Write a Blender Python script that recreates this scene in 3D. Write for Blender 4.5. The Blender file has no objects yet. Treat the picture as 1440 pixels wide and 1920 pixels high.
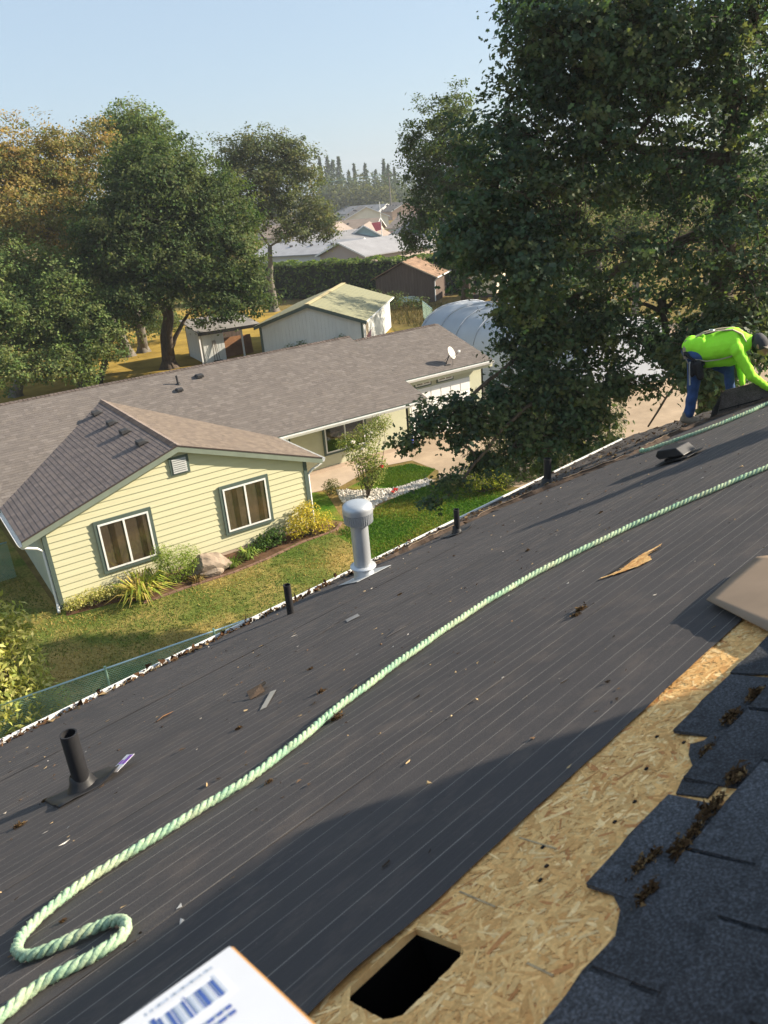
import bpy, bmesh, math, random
import numpy as np
from mathutils import Matrix, Vector
R_ = math.radians
rng = np.random.default_rng(7)
random.seed(7)
scn = bpy.context.scene
COL = scn.collection

# ------------------------------------------------------------------ camera
CAM = np.array([-2.49201, -21.04731, 10.02683])
FW = np.array([0.49388967, 0.78006606, -0.38414832])
RT = np.array([0.8241095, -0.56084648, -0.0793395])
DN = np.array([-0.27733829, -0.27739532, -0.91985614])
FPX = 1450.0
cd = bpy.data.cameras.new('camera'); cam = bpy.data.objects.new('camera', cd); COL.objects.link(cam)
cam.matrix_world = Matrix(((RT[0], -DN[0], -FW[0], CAM[0]), (RT[1], -DN[1], -FW[1], CAM[1]),
                           (RT[2], -DN[2], -FW[2], CAM[2]), (0, 0, 0, 1)))
cd.sensor_fit = 'VERTICAL'; cd.sensor_height = 36.0; cd.lens = 36.0 * FPX / 1920.0
cd.clip_start = 0.05; cd.clip_end = 6000
cd.dof.use_dof = True; cd.dof.focus_distance = 11.0; cd.dof.aperture_fstop = cd.lens / 3.6
scn.camera = cam
scn.render.resolution_x, scn.render.resolution_y = 768, 1024

# ------------------------------------------------------------------ light
SUN_EL, SUN_AZ = R_(28.0), R_(112.0)          # azimuth clockwise from +Y
sdir = Vector((math.sin(SUN_AZ) * math.cos(SUN_EL), math.cos(SUN_AZ) * math.cos(SUN_EL), math.sin(SUN_EL)))
w = bpy.data.worlds.new('World'); scn.world = w; w.use_nodes = True
nt = w.node_tree; nt.nodes.clear()
sky = nt.nodes.new('ShaderNodeTexSky'); sky.sky_type = 'NISHITA'; sky.sun_disc = False
sky.sun_elevation = SUN_EL; sky.sun_rotation = SUN_AZ
sky.air_density = 1.0; sky.dust_density = 1.6; sky.ozone_density = 2.0; sky.altitude = 50
bg = nt.nodes.new('ShaderNodeBackground'); bg.inputs[1].default_value = 0.09
wo = nt.nodes.new('ShaderNodeOutputWorld')
hzmix = nt.nodes.new('ShaderNodeMix'); hzmix.data_type = 'RGBA'; hzmix.clamp_factor = True     # smoky morning: the clear sky is veiled by an even pale haze
hzmix.inputs[0].default_value = .68; hzmix.inputs[7].default_value = (2.35, 2.95, 3.55, 1)
nt.links.new(sky.outputs[0], hzmix.inputs[6]); nt.links.new(hzmix.outputs[2], bg.inputs[0]); nt.links.new(bg.outputs[0], wo.inputs[0])
sl = bpy.data.lights.new('sun', 'SUN'); sl.energy = 4.5; sl.angle = R_(0.6); sl.color = (1.0, 0.87, 0.69)
so = bpy.data.objects.new('sun', sl); COL.objects.link(so)
so.rotation_euler = (-sdir).to_track_quat('-Z', 'Y').to_euler()
vs = scn.view_settings; vs.view_transform = 'Standard'; vs.look = 'None'; vs.gamma = 1.0
vs.exposure = 1.32; vs.use_curve_mapping = False
try:
    scn.cycles.use_denoising = True
    scn.cycles.max_bounces = 6; scn.cycles.transparent_max_bounces = 8; scn.cycles.volume_bounces = 0
    scn.cycles.use_adaptive_sampling = True
except Exception: pass

# ------------------------------------------------------------------ helpers
def ray(px, py):
    v = FW * FPX + RT * (px - 720) + DN * (py - 960); return v / np.linalg.norm(v)
def at(px, py, dist):                        # the point a given horizontal distance from the viewer
    r = ray(px, py); return CAM + r * (dist / math.hypot(r[0], r[1]))
def gnd(px, py, z=0.0):
    r = ray(px, py); return CAM + r * ((z - CAM[2]) / r[2])

def tag(o, label=None, cat=None, group=None, kind=None):
    if label: o['label'] = label
    if cat: o['category'] = cat
    if group: o['group'] = group
    if kind: o['kind'] = kind
    return o
def thing(name, loc, label, cat, group=None, matrix=None):
    o = bpy.data.objects.new(name, None); COL.objects.link(o); o.empty_display_size = .2
    if matrix is not None: o.matrix_world = matrix
    else: o.location = tuple(loc)
    return tag(o, label, cat, group)
def origin(o):
    x = np.zeros(3)
    while o is not None:
        x = x + np.array(o.location); o = o.parent
    return x

class MB:
    """collects shapes; build() links them as ONE mesh object"""
    def __init__(s): s.v = []; s.f = []; s.c = []; s.col = None
    def add(s, vs_, fs, col=None):
        b = len(s.v); s.v.extend([tuple(map(float, x)) for x in vs_]); s.f.extend([tuple(b + i for i in f) for f in fs])
        s.c.extend([col or (1, 1, 1)] * len(fs)); return s
    def box(s, lo, hi, col=None, M=None):
        x0, y0, z0 = lo; x1, y1, z1 = hi
        P = [(x0, y0, z0), (x1, y0, z0), (x1, y1, z0), (x0, y1, z0), (x0, y0, z1), (x1, y0, z1), (x1, y1, z1), (x0, y1, z1)]
        if M is not None: P = [tuple(M @ Vector(p)) for p in P]
        return s.add(P, [(3, 2, 1, 0), (4, 5, 6, 7), (0, 1, 5, 4), (1, 2, 6, 5), (2, 3, 7, 6), (3, 0, 4, 7)], col)
    def prism(s, pts, d, col=None):           # polygon extruded by vector d
        n = len(pts); d = np.array(d); P = [np.array(p) for p in pts]; Q = [p + d for p in P]
        return s.add(P + Q, [tuple(range(n - 1, -1, -1)), tuple(range(n, 2 * n))] + [(i, (i + 1) % n, n + (i + 1) % n, n + i) for i in range(n)], col)
    def bar(s, a, b, w_, h_, col=None, up=(0, 0, 1)):   # rectangular bar from a to b
        a, b = np.array(a, float), np.array(b, float); t = (b - a) / np.linalg.norm(b - a)
        x = np.cross(t, np.array(up, float)); x /= max(1e-9, np.linalg.norm(x)); y = np.cross(x, t)
        P = [a + x * sx * w_ / 2 + y * sy * h_ / 2 for sx, sy in ((-1, -1), (1, -1), (1, 1), (-1, 1))]
        return s.prism(P, b - a, col)
    def tube(s, pts, rad, n=6, cap=True, col=None):
        pts = np.array(pts, float); m = len(pts)
        rad = np.ones(m) * rad if np.isscalar(rad) else np.array(rad, float)
        T = np.gradient(pts, axis=0) if m > 2 else np.repeat((pts[1:] - pts[:1]), m, 0)
        T /= np.maximum(1e-9, np.linalg.norm(T, axis=1))[:, None]
        x = np.cross(T[0], (0, 0, 1.0));
        if np.linalg.norm(x) < 1e-3: x = np.cross(T[0], (1.0, 0, 0))
        x /= np.linalg.norm(x); V = []
        for i in range(m):
            x = x - T[i] * (x @ T[i]); x /= max(1e-9, np.linalg.norm(x)); y = np.cross(T[i], x)
            for k in range(n):
                a = 2 * math.pi * k / n; V.append(pts[i] + rad[i] * (math.cos(a) * x + math.sin(a) * y))
        F = [(i * n + k, i * n + (k + 1) % n, (i + 1) * n + (k + 1) % n, (i + 1) * n + k) for i in range(m - 1) for k in range(n)]
        if cap: F += [tuple(range(n - 1, -1, -1)), tuple((m - 1) * n + k for k in range(n))]
        return s.add(V, F, col)
    def lathe(s, prof, c, axis=(0, 0, 1), n=20, col=None, closed=False):   # prof: (radius, height) along axis
        ax = np.array(axis, float); ax /= np.linalg.norm(ax); c = np.array(c, float)
        x = np.cross(ax, (0, 1.0, 0));
        if np.linalg.norm(x) < 1e-3: x = np.cross(ax, (1.0, 0, 0))
        x /= np.linalg.norm(x); y = np.cross(ax, x); V = []
        for r, h in prof:
            for k in range(n):
                a = 2 * math.pi * k / n; V.append(c + ax * h + r * (math.cos(a) * x + math.sin(a) * y))
        m = len(prof)
        F = [(i * n + k, i * n + (k + 1) % n, (i + 1) * n + (k + 1) % n, (i + 1) * n + k) for i in range(m - 1) for k in range(n)]
        if closed: F += [tuple(range(n - 1, -1, -1)), tuple((m - 1) * n + k for k in range(n))]
        return s.add(V, F, col)
    def build(s, name, mat, parent=None, local=False, smooth=False, bevel=0, colors=False):
        me = bpy.data.meshes.new(name); V = np.array(s.v, float)
        if parent is not None and not local: V = V - origin(parent)
        me.from_pydata(V.tolist(), [], s.f); me.update()
        if colors:
            at_ = me.attributes.new('Col', 'FLOAT_COLOR', 'FACE')
            at_.data.foreach_set('color', np.hstack([np.array(s.c, np.float32), np.ones((len(s.c), 1), np.float32)]).ravel())
        return link(name, me, mat, parent, smooth, bevel)
def link(name, me, mat, parent=None, smooth=False, bevel=0):
    o = bpy.data.objects.new(name, me); COL.objects.link(o)
    if mat is not None and not me.materials: me.materials.append(mat)
    if parent is not None: o.parent = parent
    if smooth: me.polygons.foreach_set('use_smooth', [True] * len(me.polygons))
    if bevel:
        b = o.modifiers.new('bevel', 'BEVEL'); b.width = bevel; b.segments = 2; b.limit_method = 'ANGLE'
    return o
def copy_tree(o, parent=None):
    c = o.copy(); COL.objects.link(c); c.parent = parent
    for ch in list(o.children): copy_tree(ch, c)
    return c
def poly_mesh(name, V, k, cols=None):
    """V (N*k,3): N polygons with k corners each"""
    V = np.asarray(V, np.float32); n = len(V) // k
    me = bpy.data.meshes.new(name); me.vertices.add(n * k); me.vertices.foreach_set('co', V.ravel())
    me.loops.add(n * k); me.loops.foreach_set('vertex_index', np.arange(n * k, dtype=np.int32))
    me.polygons.add(n); me.polygons.foreach_set('loop_start', np.arange(0, n * k, k, dtype=np.int32))
    me.update(calc_edges=True)
    if cols is not None:
        a = me.attributes.new('Col', 'FLOAT_COLOR', 'FACE')
        a.data.foreach_set('color', np.hstack([np.asarray(cols, np.float32), np.ones((n, 1), np.float32)]).ravel())
    return me

# ------------------------------------------------------------------ materials
def newmat(name):
    m = bpy.data.materials.new(name); m.use_nodes = True
    return m, m.node_tree, m.node_tree.nodes['Principled BSDF']
def N(nt_, t, **kw):
    n = nt_.nodes.new(t)
    for k, v in kw.items(): setattr(n, k, v)
    return n
def ramp(nt_, fac, stops):
    r = N(nt_, 'ShaderNodeValToRGB'); e = r.color_ramp.elements
    while len(e) < len(stops): e.new(0.5)
    for i, (p, c) in enumerate(stops): e[i].position = p; e[i].color = (*c, 1)
    nt_.links.new(fac, r.inputs[0]); return r.outputs[0]
def noise(nt_, scale, detail=4, rough=.6, vec=None, stretch=None):
    t = N(nt_, 'ShaderNodeTexNoise'); t.inputs['Scale'].default_value = scale
    t.inputs['Detail'].default_value = detail; t.inputs['Roughness'].default_value = rough
    if vec is None: vec = N(nt_, 'ShaderNodeTexCoord').outputs['Object']
    if stretch:
        mp = N(nt_, 'ShaderNodeMapping'); mp.inputs['Scale'].default_value = stretch
        nt_.links.new(vec, mp.inputs[0]); vec = mp.outputs[0]
    nt_.links.new(vec, t.inputs['Vector']); return t.outputs[0]
def mixc(nt_, a, b, fac, mode='MIX'):
    m = N(nt_, 'ShaderNodeMix', data_type='RGBA', blend_type=mode)
    for i, x in ((0, fac), (6, a), (7, b)):
        if isinstance(x, (int, float)): m.inputs[i].default_value = x
        elif isinstance(x, tuple): m.inputs[i].default_value = (*x, 1)
        else: nt_.links.new(x, m.inputs[i])
    return m.outputs[2]
def bump(nt_, p, h, strength=.3, dist=.01):
    b = N(nt_, 'ShaderNodeBump'); b.inputs['Strength'].default_value = strength; b.inputs['Distance'].default_value = dist
    nt_.links.new(h, b.inputs['Height']); nt_.links.new(b.outputs[0], p.inputs['Normal'])
def sc(c, k): return tuple(min(1, max(0, x * k)) for x in c)
def plain(name, c, rough=.7, var=.15, scale=6, bumpk=0, metal=0, spec=.3, stretch=None, bscale=None):
    m, t, p = newmat(name)
    f = noise(t, scale, 5, .65, stretch=stretch)
    col = ramp(t, f, [(.3, sc(c, 1 - var)), (.7, sc(c, 1 + var))])
    t.links.new(col, p.inputs['Base Color']); p.inputs['Roughness'].default_value = rough
    p.inputs['Metallic'].default_value = metal; p.inputs['Specular IOR Level'].default_value = spec
    if bumpk: bump(t, p, noise(t, bscale or scale * 6, 4, .7), bumpk)
    return m
def attrmat(name, rough=.8, transl=0.0, var=.2, nscale=40, spec=.2, obj=False, bumpk=0):
    """colour per face (attribute) or per object, with a fine grain"""
    m, t, p = newmat(name)
    if obj: c = N(t, 'ShaderNodeObjectInfo').outputs['Color']
    else: c = N(t, 'ShaderNodeAttribute', attribute_name='Col').outputs['Color']
    if var:
        g = ramp(t, noise(t, nscale, 3, .7), [(.25, (1 - var,) * 3), (.75, (1 + var,) * 3)])
        c = mixc(t, c, g, 1.0, 'MULTIPLY')
    t.links.new(c, p.inputs['Base Color']); p.inputs['Roughness'].default_value = rough
    p.inputs['Specular IOR Level'].default_value = spec
    if bumpk: bump(t, p, noise(t, nscale * 2, 3, .7), bumpk)
    if transl:
        out = t.nodes['Material Output']; tr = N(t, 'ShaderNodeBsdfTranslucent'); mx = N(t, 'ShaderNodeMixShader')
        tc = mixc(t, c, (1.2, 1.2, .6), 1.0, 'MULTIPLY')
        t.links.new(tc, tr.inputs[0]); mx.inputs[0].default_value = transl
        t.links.new(p.outputs[0], mx.inputs[1]); t.links.new(tr.outputs[0], mx.inputs[2]); t.links.new(mx.outputs[0], out.inputs[0])
    return m
M = {}
M['leaf'] = attrmat('oak_leaf', .6, .45, 0, spec=.35)
M['leaf_far'] = attrmat('leaf_far', .75, .42, 0, spec=.15)
M['grass'] = attrmat('grass_blade', .8, .3, 0, spec=.1)
M['bark'] = plain('bark', (.085, .066, .05), .95, .45, 5, .8, stretch=(3, 3, .6))
M['barkgrey'] = plain('bark_grey', (.15, .135, .115), .95, .4, 5, .8, stretch=(3, 3, .6))
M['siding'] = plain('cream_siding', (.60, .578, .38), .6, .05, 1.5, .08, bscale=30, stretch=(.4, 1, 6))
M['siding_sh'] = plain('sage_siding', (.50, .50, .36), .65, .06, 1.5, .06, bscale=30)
M['trim'] = plain('green_trim', (.085, .115, .10), .55, .12, 3)
M['white'] = plain('white_paint', (.78, .78, .76), .45, .04, 4)
M['gutter'] = plain('white_gutter', (.72, .72, .70), .4, .08, 5)
M['concrete'] = plain('concrete', (.44, .35, .27), .9, .12, 1.2, .2, bscale=40)
M['shingle'] = attrmat('shingle_granules', .95, 0, .38, 55, .05, bumpk=.3)
M['shingle_piece'] = attrmat('shingle_piece', .95, 0, .38, 55, .05, obj=True, bumpk=.3)
M['blackplastic'] = plain('black_plastic', (.022, .022, .024), .5, .3, 8, .05)
M['galv'] = plain('galvanised_steel', (.52, .55, .58), .42, .10, 3, .05, metal=.55, spec=.4)
M['dark'] = plain('dark_inside', (.01, .01, .01), .9, .1, 3)
# ================================================================== the ground and what lies on it
def sheet(name, pts, z, mat, thick=0):
    mb = MB()
    if thick: mb.prism([(x, y, z - thick) for x, y in pts], (0, 0, thick))
    else: mb.add([(x, y, z) for x, y in pts], [tuple(range(len(pts)))])
    return tag(mb.build(name, mat), kind='structure')
def ground_mat():
    m, t, p = newmat('dry_ground')
    a = ramp(t, noise(t, .06, 6, .65), [(.35, (.24, .17, .075)), (.55, (.17, .14, .055)), (.7, (.10, .105, .035))])
    b = ramp(t, noise(t, 2.2, 5, .7), [(.3, (.7, .7, .7)), (.7, (1.25, 1.2, 1.1))])
    t.links.new(mixc(t, a, b, 1.0, 'MULTIPLY'), p.inputs['Base Color']); p.inputs['Roughness'].default_value = 1; p.inputs['Specular IOR Level'].default_value = 0
    bump(t, p, noise(t, 9, 5, .7), .7, .05); return m
def lawn_mat():
    m, t, p = newmat('lawn')
    a = ramp(t, noise(t, .42, 5, .62), [(.36, (.40, .29, .105)), (.47, (.27, .23, .075)), (.56, (.15, .18, .046)), (.7, (.083, .136, .028))])
    b = ramp(t, noise(t, 14, 4, .75), [(.3, (.55, .55, .55)), (.7, (1.3, 1.3, 1.2))])
    t.links.new(mixc(t, a, b, 1.0, 'MULTIPLY'), p.inputs['Base Color']); p.inputs['Roughness'].default_value = 1; p.inputs['Specular IOR Level'].default_value = 0
    bump(t, p, noise(t, 22, 5, .75), .9, .05); return m
def lush_mat():
    m, t, p = newmat('green_lawn')
    a = ramp(t, noise(t, .7, 5, .6), [(.33, (.24, .21, .05)), (.45, (.13, .19, .03)), (.62, (.06, .15, .018))])
    b = ramp(t, noise(t, 14, 4, .75), [(.3, (.6, .6, .6)), (.7, (1.25, 1.25, 1.2))])
    t.links.new(mixc(t, a, b, 1.0, 'MULTIPLY'), p.inputs['Base Color']); p.inputs['Roughness'].default_value = 1; p.inputs['Specular IOR Level'].default_value = 0
    bump(t, p, noise(t, 22, 5, .75), .9, .05); return m
M['drygrass'] = plain('yellow_grass', (.30, .21, .055), 1, .35, .5, .8, spec=0, bscale=8)
M['gravel'] = plain('gravel_drive', (.36, .28, .20), 1, .25, .6, .5, spec=0, bscale=25)
M['bed'] = plain('planting_bed_soil', (.11, .065, .04), 1, .4, 3, .6, spec=0, bscale=25)
BIG = 3000
sheet('ground', [(-BIG, -BIG), (BIG, -BIG), (BIG, BIG), (-BIG, BIG)], -.004, ground_mat())
sheet('lawn', [(-14, -13), (5.5, -13), (8.2, -3), (8.2, .3), (-.1, .3), (-.4, 12), (-14, 12)], .004, lawn_mat())
sheet('front_lawn', [(5.5, -13), (12, -13), (15.2, -3.0), (14.6, -2.2), (12.9, .3), (11.6, .2), (9.0, -.6), (8.9, -1.6), (8.2, -1.2), (8.2, -3)], .004, lush_mat())
sheet('side_lawn', [(8.1, 1.0), (9.0, -.4), (9.9, 2.4), (9.2, 3.0), (8.1, 3.0)], .006, bpy.data.materials['green_lawn'])
sheet('island_lawn', [(11.9, .9), (13.4, .9), (14.2, 1.4), (13.9, 2.6), (12.6, 3.0), (11.4, 2.4), (10.7, 2.2), (10.9, 1.7)], .006, bpy.data.materials['green_lawn'])
sheet('patio', [(8.1, 4.4), (8.1, 2.9), (9.6, 2.7), (10.6, 2.5), (11.2, 2.75), (12.6, 3.3), (14.2, 2.9), (15, 4.4)], .01, M['concrete'])
sheet('driveway', [(15, 5), (14.2, 2.9), (14.2, 1.2), (13.6, .4), (15.2, -2.4), (21.5, -2.4), (27, -9), (48, -2), (46, 12), (30, 16), (20.5, 9)], .002, M['gravel'])
sheet('back_field', [(-12, 24), (30, 24), (34, 40), (28, 60), (-14, 62)], .0, M['drygrass'])
sheet('flower_bed', [(.1, 0), (.0, -.55), (1.4, -.75), (2.0, -1.25), (3.1, -1.2), (4.6, -1.25), (5.6, -1.15), (7.0, -.8), (8.4, -.75), (8.8, -.3), (8.05, 0)], .012, M['bed'])
sheet('stone_bed', [(8.9, -.5), (9.4, -.1), (10.3, 2.3), (10.9, 1.6), (12.0, .85), (13.3, .85), (13.5, .45), (12.9, .2), (11.5, .1), (10.6, .1), (9.4, -1.2), (8.9, -1.4)], .010, plain('stone_bed_ground', (.46, .36, .25), 1, .25, 5, .5, spec=0))

def scatter_poly(poly, n):
    P = np.array(poly); lo, hi = P.min(0), P.max(0); out = []
    while sum(map(len, out)) < n:
        q = rng.uniform(lo, hi, (n * 2, 2)); ins = np.zeros(len(q), bool); j = len(P) - 1
        for i in range(len(P)):
            c = ((P[i, 1] > q[:, 1]) != (P[j, 1] > q[:, 1])) & (q[:, 0] < (P[j, 0] - P[i, 0]) * (q[:, 1] - P[i, 1]) / (P[j, 1] - P[i, 1] + 1e-12) + P[i, 0])
            ins ^= c; j = i
        out.append(q[ins])
    return np.vstack(out)[:n]
def blades(name, poly, n, h, cols, z=.004, label=''):
    q = scatter_poly(poly, n); a = rng.uniform(0, 6.28, n); hh = h * rng.uniform(.5, 1.3, n); wd = .012 + .01 * rng.random(n)
    d = np.stack([np.cos(a), np.sin(a)], 1); ln = rng.normal(0, .45, (n, 2)) * hh[:, None]
    V = np.zeros((n, 3, 3)); V[:, 0, :2] = q - d * wd[:, None]; V[:, 1, :2] = q + d * wd[:, None]; V[:, 2, :2] = q + ln
    V[:, :2, 2] = z; V[:, 2, 2] = z + hh
    cols = np.array(cols); blot = np.sin(q[:, 0] * 1.7 + 2 * np.sin(q[:, 1] * .9)) + np.sin(q[:, 1] * 2.3 + q[:, 0] * .6)
    ci = np.clip((blot + 2) / 4 * len(cols) + rng.normal(0, .9, n), 0, len(cols) - 1).astype(int)
    me = poly_mesh(name, V.reshape(-1, 3), 3, cols[ci] * rng.uniform(.7, 1.2, (n, 1)))
    return tag(link(name, me, M['grass']), label, 'grass', kind='stuff')
blades('lawn_grass', [(-10, -8), (8.6, -8), (8.6, -.4), (7, -.9), (4.6, -1.3), (2, -1.3), (0, -.6), (-.2, .4), (-1, 8), (-10, 8)], 60000, .05,
       [(.38, .285, .097), (.24, .225, .066), (.14, .185, .042), (.095, .155, .033)], label='short patchy lawn grass in front of the cream gable wall')
blades('front_grass', [(8.2, -8), (13.4, -8), (15, -3), (14.6, -2.2), (12.9, .25), (11.6, .15), (9.0, -.7), (8.4, -1.0)], 45000, .055,
       [(.22, .21, .04), (.13, .2, .03), (.08, .18, .02), (.06, .15, .018)], label='green lawn grass between stone bed and gutter')
blades('side_grass', [(11.9, .9), (13.4, .9), (14.2, 1.4), (13.9, 2.6), (12.6, 3.0), (11.4, 2.4)], 9000, .055,
       [(.13, .2, .03), (.08, .18, .02), (.06, .15, .018)], label='small green lawn island behind the rose')
q = scatter_poly([(9.0, -1.2), (9.4, -.1), (10.3, 2.3), (10.9, 1.6), (12.0, .85), (13.3, .85), (13.4, .5), (12.9, .25), (11.5, .15), (10.6, .1), (9.4, -1.0)], 1500)
mb = MB()
for x, y in q:
    r = random.uniform(.03, .085); k = random.uniform(.28, .68); a = random.uniform(0, 6.28)
    P = [(x + r * math.cos(a + i * 1.2566) * random.uniform(.7, 1.2), y + r * math.sin(a + i * 1.2566) * random.uniform(.7, 1.2), .005) for i in range(5)]
    mb.add(P + [(x, y, .01 + r * random.uniform(.6, 1.1))], [(i, (i + 1) % 5, 5) for i in range(5)], (k, k * .95, k * .87))
tag(mb.build('white_stones', attrmat('white_stone', .9, 0, .1, 30), colors=True), 'strip of loose white and tan stones around the rose', 'stones', kind='stuff')

# ================================================================== plants: leaves and wood
LOBED = np.array([(0, -.5), (.31, -.22), (.14, -.02), (.36, .18), (.13, .26), (0, .52), (-.13, .26), (-.36, .18), (-.14, -.02), (-.31, -.22)])
DIAM = np.array([(0, -.5), (.27, 0), (0, .5), (-.27, 0)])
LANCE = np.array([(0, -.5), (.10, -.1), (0, .5), (-.10, -.1)])
def leaf_mesh(name, C, size, tmpl, cols, upbias=.5, outward=None):
    n = len(C); k = len(tmpl)
    nr = rng.normal(0, 1, (n, 3)); nr[:, 2] += upbias * 2
    if outward is not None: nr += outward * 1.2
    nr /= np.linalg.norm(nr, axis=1)[:, None]
    t = rng.normal(0, 1, (n, 3)); x = np.cross(nr, t); x /= np.linalg.norm(x, axis=1)[:, None]; y = np.cross(nr, x)
    s = size * rng.uniform(.65, 1.3, n)
    V = C[:, None, :] + s[:, None, None] * (tmpl[None, :, 0, None] * x[:, None, :] + tmpl[None, :, 1, None] * y[:, None, :])
    bend = (tmpl[:, 1] ** 2) * .35
    V -= (s[:, None] * bend[None, :])[:, :, None] * nr[:, None, :]
    return poly_mesh(name, V.reshape(-1, 3), k, cols)
def curve_pts(a, b, bow, n=6):
    a, b = np.array(a, float), np.array(b, float); t = np.linspace(0, 1, n)[:, None]
    L = np.linalg.norm(b - a); o = rng.normal(0, 1, 3) * bow * L; o[2] = abs(o[2]) * .6
    return a + (b - a) * t + np.sin(t * math.pi) * o + rng.normal(0, .012 * L, (n, 3)) * np.sin(t * math.pi)
def tree(name, base, trunk, crowns, leaf, nclump, nleaf, clump_r, palette, label, group=None, tr=.3, tmpl=DIAM, mat='leaf_far',
         bark='bark', cat='tree', twig=True, accent=None, shell=.45, extra_trunks=()):
    """trunk: points from the ground up; crowns: (centre, (rx,ry,rz)[, weight]) lobes of the crown"""
    T = thing(name, base, label, cat, group)
    mb = MB(); trunk = np.array(trunk, float); m = len(trunk)
    mb.tube(trunk, np.linspace(tr * 1.15, tr * .55, m), 9)
    for et in extra_trunks: mb.tube(np.array(et[0], float), np.linspace(et[1], et[1] * .5, len(et[0])), 8)
    mb.add([trunk[0] + np.array((math.cos(a) * tr * (1.9 if i % 2 else 1.3), math.sin(a) * tr * (1.9 if i % 2 else 1.3), -.05)) for i, a in enumerate(np.linspace(0, 6.283, 11)[:-1])] +
           [trunk[0] + np.array((math.cos(a) * tr * 1.05, math.sin(a) * tr * 1.05, .55)) for a in np.linspace(0, 6.283, 11)[:-1]],
           [(i, (i + 1) % 10, 10 + (i + 1) % 10, 10 + i) for i in range(10)])
    wts = np.array([(c[2] if len(c) > 2 else 1) * (c[1][0] * c[1][1] * c[1][2]) ** .72 for c in crowns]); wts = wts / wts.sum()
    LC = []; LO = []; CC = []; br = MB()
    skel = [(p_, r_) for p_, r_ in zip(trunk[m // 2:], np.linspace(tr * .85, tr * .55, m)[m // 2:])]
    for et in extra_trunks: skel += [(np.array(p_), r_) for p_, r_ in zip(et[0], np.linspace(et[1], et[1] * .5, len(et[0])))][1:]
    order = sorted(range(len(crowns)), key=lambda i: min(np.linalg.norm(np.array(crowns[i][0]) - s_[0]) for s_ in skel))
    for ci in order:
        c = crowns[ci]; cen = np.array(c[0], float); rad = np.array(c[1], float)
        dd = [np.linalg.norm(cen - s_[0]) * (1 if cen[2] > s_[0][2] - .3 else 1.35) for s_ in skel]; j_ = int(np.argmin(dd)); s0, sr = skel[j_]
        rb = min(sr * .7, tr * .32, .03 + .04 * float(rad.max())); lp = curve_pts(s0, cen, .09, 8)
        mb.tube(lp, np.linspace(rb, rb * .35, 8), 6); skel += [(q_, r_) for q_, r_ in zip(lp[3:], np.linspace(rb, rb * .35, 8)[3:])]
        k = max(3, int(nclump * wts[ci]))
        d = rng.normal(0, 1, (k, 3)); d /= np.linalg.norm(d, axis=1)[:, None]
        rr = rng.random(k) ** shell; lump = 1 + .22 * np.sin(d[:, 0] * 5 + ci * 2) * np.cos(d[:, 2] * 4 + ci) + .16 * np.sin(d[:, 1] * 9 + ci)
        cl = cen + d * rad * (rr * lump * .86)[:, None]
        for q_ in range(k):
            if twig and (q_ % 3 == 0 or k < 60):
                br.tube(curve_pts(lp[rng.integers(3, 8)], cl[q_], .12, 4), np.linspace(max(.012, rb * .22), .006, 4), 4, cap=False)
            nl = int(nleaf * rng.uniform(.5, 1.4)); rC = clump_r * rng.uniform(.6, 1.3)
            off = rng.normal(0, 1, (nl, 3)) * np.array((1, 1, .6)) * rC * .55
            LC.append(cl[q_] + off); LO.append(np.repeat(d[q_:q_ + 1], nl, 0))
            pc = np.array(palette[rng.integers(len(palette))])
            if accent is not None: pc = accent(cl[q_], pc)
            CC.append(pc * rng.uniform(.75, 1.25, (nl, 1)) * (1 + rng.normal(0, .06, (nl, 3))))
    LC = np.vstack(LC); LO = np.vstack(LO); CC = np.clip(np.vstack(CC), .005, 1)
    tk = mb.build('trunk', M[bark], T, smooth=True)
    if br.v: br.build('branch', M[bark], tk, local=False)
    me = leaf_mesh('crown', LC - np.array(base), leaf, tmpl, CC, .5, LO)
    link('crown', me, M[mat], T); return T
GREEN_D = [(.088, .124, .046), (.104, .142, .052), (.074, .108, .045), (.124, .154, .060)]
GREEN_M = [(0.138, 0.194, 0.065), (0.162, 0.219, 0.074), (0.113, 0.170, 0.062), (0.186, 0.219, 0.081)]
BROWN_G = [(.30, .235, .085), (.22, .20, .075), (.34, .25, .09), (.16, .175, .07), (.13, .16, .06), (.14, .165, .065)]
# ================================================================== the roof being stripped (foreground house)
U = np.array([0.98722728, 0.15931821, 0.0]); V_ = np.array([-0.14414341, 0.89319553, -0.42593947]); NN = np.array([-0.06785991, 0.42049906, 0.90475166])
HROOF = .83; ORG = CAM - NN * HROOF
MROOF = Matrix(((U[0], V_[0], NN[0], ORG[0]), (U[1], V_[1], NN[1], ORG[1]), (U[2], V_[2], NN[2], ORG[2]), (0, 0, 0, 1)))
MINV = MROOF.inverted()
CS, SN = .90475, .42594
UPL = np.array((0, -SN, CS)); OUTL = np.array((0, CS, SN))       # world up / outward-horizontal in roof axes
def rl(P): return np.array(MINV @ Vector(P))                      # world -> roof axes
U0, U1, VE, VR = -4.2, 9.30, 6.14, -1.4
home = thing('roofed_house', (0, 0, 0), 'near house with its dark felted roof half stripped of shingles', 'house', matrix=MROOF)

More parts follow.
